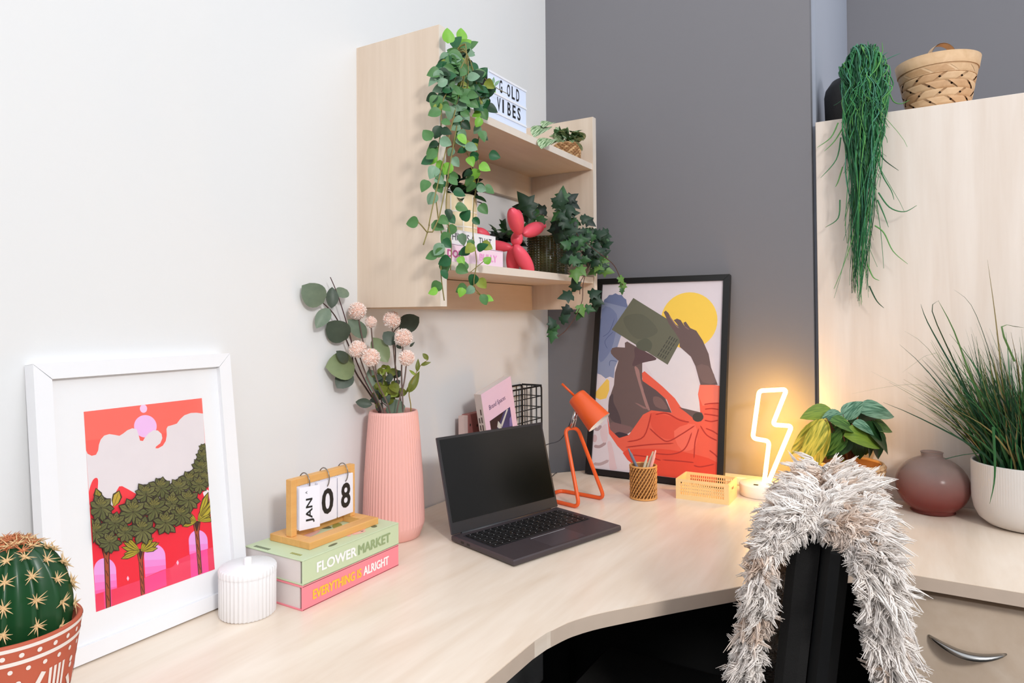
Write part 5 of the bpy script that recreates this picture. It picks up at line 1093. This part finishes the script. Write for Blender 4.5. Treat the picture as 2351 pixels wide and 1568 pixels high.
# ---- white cup with ivy behind the figurine
P5 = Vector((.047, -.372, S2))
wc = thing('potted_ivy', 'small dark ivy in a grey-white pot behind the balloon animal', 'plant', P5)
part('pot', MB().lathe([(0, 0), (.03, 0), (.034, .004), (.042, .05), (.04, .095), (.036, .098), (.034, .09), (0, .085)], P5, 36), mat('grey_white_ceramic', (214, 212, 212), .45, .03), wc)
for i in range(26):
    a = random.uniform(0, 2*PI); p = P5+Vector((.03*math.cos(a), .03*math.sin(a), .09+random.random()*.06)); d = Vector((math.cos(a)*.8, math.sin(a)*.8, random.uniform(-.6, .8))); d.x = abs(d.x)+.15 if p.x < .07 else d.x; leaf(wc, 'ivy', random.choice([I1, I4, I1, I2]), p, d, UP+Vector((.6, -.4, 0))+rv(.3), random.uniform(.04, .055))

# ================================================================ chair with sheepskin
random.seed(41)
CHX, CY0, CY1, CZT = .99, -1.045, -.745, .205        # backrest: width runs along y, the chair faces the white wall
ch = thing('office_chair', 'black office chair turned side-on with its backrest under a sheepskin', 'chair', (.86, -.87, FZ))
M_mesh = mat('black_mesh_fabric', (20, 18, 17), .85, .4, 400, bump=.4, bscale=700); M_rub = mat('black_chair_shell', (17, 17, 18), .5, .1, 40)
def slab(xc_bot, xc_top, th, z0_, z1_, y0_, y1_, m, name, rnd=.04):
    mb = MB(); pts = rounded([(y0_, z0_, 0), (y1_, z0_, 0), (y1_, z1_, 0), (y0_, z1_, 0)], rnd, 5); n = len(pts); vs = []
    for off, ins in ((-th/2, .012), (-th/2+.012, 0), (th/2-.012, 0), (th/2, .012)):
        for p in pts:
            yc, zc = (y0_+y1_)/2, (z0_+z1_)/2; y = p.x+(yc-p.x)*ins*4; z = p.y+(zc-p.y)*ins*2.5; t = (z-z0_)/(z1_-z0_); vs.append((xc_bot+(xc_top-xc_bot)*t+.004*math.sin(PI*t)+off-.034*(y-CY0)/.345, y, z))
    mb.add(vs, [(k*n+i, k*n+(i+1) % n, (k+1)*n+(i+1) % n, (k+1)*n+i) for k in range(3) for i in range(n)]+[tuple(range(n))[::-1], tuple(range(3*n, 4*n))], 0, False); return part(name, mb, m, ch)
slab(.922, .979, .042, -.30, CZT-.002, CY0, CY1, M_mesh, 'back_cushion'); slab(.962, 1.020, .038, -.32, CZT-.004, CY0+.006, CY1-.006, M_rub, 'back_shell')
part('seat', MB().box((.72, -.87, -.27), (.46, .42, .07), bev=.03), M_mesh, ch)
part('back_bracket', MB().tube(crom([(.74, -.87, -.33), (.95, -.87, -.345), (1.0, -.87, -.28)], 5, False), .022, 8), M_rub, ch)
part('gas_lift', MB().lathe([(.026, FZ+.09), (.026, -.45), (.018, -.45), (.018, -.30)], (.72, -.87, 0), 16), M_rub, ch)
for i in range(5):
    a = 2*PI*i/5+.3; d = Vector((math.cos(a), math.sin(a), 0)); f = part('foot', MB().tube([Vector((.72, -.87, FZ+.10)), Vector((.72, -.87, FZ+.075))+d*.27], [.024, .014], 8), M_rub, ch)
    c = Vector((.72, -.87, FZ+.03))+d*.27; part('castor', MB().lathe([(0, -.012), (.028, -.012), (.03, 0), (.028, .012), (0, .012)], c, 16, axis=d.cross(UP)), M_rub, f)

sk = thing('sheepskin', 'cream curly sheepskin draped over the back of the black office chair', 'sheepskin', (CHX, -.87, -.30))
# cross-section in (x, z), from the bottom of the flap over the seat to the bottom of the flap behind
sec = crom([(.884, -.195, 0), (.894, -.12, 0), (.912, .0, 0), (.928, .09, 0), (.939, .155, 0), (.958, .192, 0), (.998, .206, 0), (1.036, .197, 0), (1.053, .162, 0), (1.058, .10, 0), (1.068, .02, 0), (1.084, -.10, 0), (1.098, -.26, 0), (1.108, -.40, 0)], 4, False)
NY = 12; k = len(sec); Y0s, Y1s = CY0-.012, CY1+.03
def deskx(y):
    for (xa, ya), (xb2, yb2) in zip(edge, edge[1:]):
        if ya <= y <= yb2: return xa+(xb2-xa)*(y-ya)/(yb2-ya)
    return 0
def skp(i, t, off=0.0):
    i = max(0, min(k-1, i)); p = sec[i]; a = sec[max(0, i-1)]; b = sec[min(k-1, i+1)]; tn = (b-a).normalized(); n = Vector((-tn.y, tn.x, 0))
    y = Y0s+(Y1s-Y0s)*t; y += .012*math.sin(i*.35)*(1 if t < .5 else -1)*abs(t-.5)*2
    wob = .006*abs(math.sin(i*.5+t*7))*(1-t); q = Vector((p.x+n.x*(wob+off)-.034*t, y, p.y+n.y*(wob+off)))
    if i < 24 and q.z < .05: q.x = max(q.x, deskx(q.y)+.006)
    return q, Vector((n.x, 0, n.y)), Vector((tn.x, 0, tn.y))
hm = MB(); vs = []
for lay in (.003, 0):
    for i in range(k):
        for j in range(NY+1): vs.append(skp(i, j/NY, lay)[0])
n = NY+1; N = k*n; fs = []
for lay in (0, 1):
    fs += [(lay*N+i*n+j, lay*N+i*n+j+1, lay*N+(i+1)*n+j+1, lay*N+(i+1)*n+j) for i in range(k-1) for j in range(NY)]
fs += [(i*n+e, (i+1)*n+e, N+(i+1)*n+e, N+i*n+e) for i in range(k-1) for e in (0, NY)] + [(e*n+j, e*n+j+1, N+e*n+j+1, N+e*n+j) for e in (0, k-1) for j in range(NY)]
part('hide', hm.add(vs, fs, 0, False), mat('suede_hide', (222, 206, 192), .9, .05, 40), sk)
M_f1 = mat('cream_wool', (253, 242, 235), .95, .06, 60); M_f2 = mat('beige_wool', (243, 225, 211), .95, .08, 60); M_f3 = mat('tan_wool', (228, 203, 184), .95, .08, 60)
fl = MB()
def lock(p, nrm, lean, ln, rad, mi):
    # one woolly lock: five wavy strands that gather toward the tip
    o = nrm.orthogonal().normalized(); b = nrm.cross(o); a0 = random.uniform(0, 6.28); o, b = o*math.cos(a0)+b*math.sin(a0), b*math.cos(a0)-o*math.sin(a0)
    ph = random.uniform(0, 6.28); fq = random.uniform(7.5, 12); am = rad*random.uniform(1.4, 2.4); cv = random.uniform(-.5, .5)
    for s_ in range(7):
        an = 6.28*s_/7+random.uniform(-.4, .4); sp0 = rad*1.7; pts = []; l2 = ln*random.uniform(.85, 1.08); p2 = ph+random.uniform(-.5, .5)
        for q in range(7):
            t = q/6; gs = sp0*(1-.7*t); w = am*math.sin(p2+fq*t)*t**.5; w2 = am*math.cos(p2+fq*t)*t**.5
            pts.append(p+nrm*(l2*(t-.38*t*t))+lean*(l2*.7*t*t)+o*(math.cos(an)*gs+w+cv*l2*t*t*.5)+b*(math.sin(an)*gs+w2*.7))
        for q in range(7):                   # wool presses against the desk edge and stops above the seat
            e_ = deskx(pts[q].y)
            if e_ and pts[q].x < e_+.007 and -.040 < pts[q].z < .012: pts[q].x = e_+.007
            if pts[q].x < .96 and pts[q].z < -.231: pts[q].z = -.231
        fl.tube(pts, [rad*.38, rad*.38, rad*.38, rad*.37, rad*.35, rad*.3, rad*.12], 3, mi, caps=False)
def wool(i, t, edge=0.0, ex=1.0):
    p, nn, tn = skp(int(i), t); fr = i-int(i); p2 = skp(int(i)+1, t)[0]; p = p.lerp(p2, fr)
    down = tn if i > 24 else -tn; side = Vector((0, -1 if edge < 0 else 1, 0))
    nrm = (nn*(1 if abs(edge) < 2 else .15)+side*abs(edge)+rv(.3)).normalized(); lean = (down*.75+side*abs(edge)*.25+rv(.6))
    clump = noise.noise(p*26); pal = 0 if clump > -.12 else (1 if random.random() < .7 else 2)
    lock(p-nrm*.003, nrm, lean, random.uniform(.036, .047)*(1+.3*clump)*ex*(1.25 if i > 28 else 1), random.uniform(.0026, .0038), pal)
for q in range(4300): wool(random.uniform(0, k-1.001), random.random()**1.2)
for q in range(1500): wool(random.uniform(0, k-1.001), random.uniform(0, .03), -1.0, .85)
for q in range(700): wool(random.uniform(0, k-1.001), random.uniform(0, .01), -2.5, .6)
for q in range(900):                         # fringe hanging inward over the side of the backrest
    i = random.uniform(3, k-1.001); p, nn, tn = skp(int(i), 0.0); p = p.lerp(skp(int(i)+1, 0.0)[0], i-int(i)); top_ = max(0, 1-abs(i-24)/9)
    nrm = (Vector((0, -1, 0))*.75-nn*random.uniform(.2, .9)*(.6+.5*top_)+rv(.25)).normalized(); lean = -nn*.9-UP*.3+rv(.4); clump = noise.noise(p*26)
    lock(p+nn*.004-Vector((0, .004, 0)), nrm, lean, random.uniform(.015, .022)*(1+.1*top_), random.uniform(.0024, .0034), 0 if clump > -.12 else 1)
for q in range(250): wool(random.uniform(0, k-1.001), random.uniform(.97, 1), 1.1)
part('fleece', fl, [M_f1, M_f2, M_f3], sk, recalc=False, kind='stuff')
# rolled corner tag
part('rolled_corner', MB().lathe([(.008, -.03), (.0085, .008), (.007, .0082), (.006, .002), (0, .002)], at(1812, 1112, (.93, -.73, .2)), 16, axis=-RT*.8+FW*.3), [mat('hide_edge', (110, 96, 100), .9, .2, 100)], sk)

# ---------------------------------------------------------------- lift everything so that the floor is at zero
for o in list(COL.objects):
    if o.parent is None and o.type in ('MESH', 'EMPTY'): o.location.z += Z0
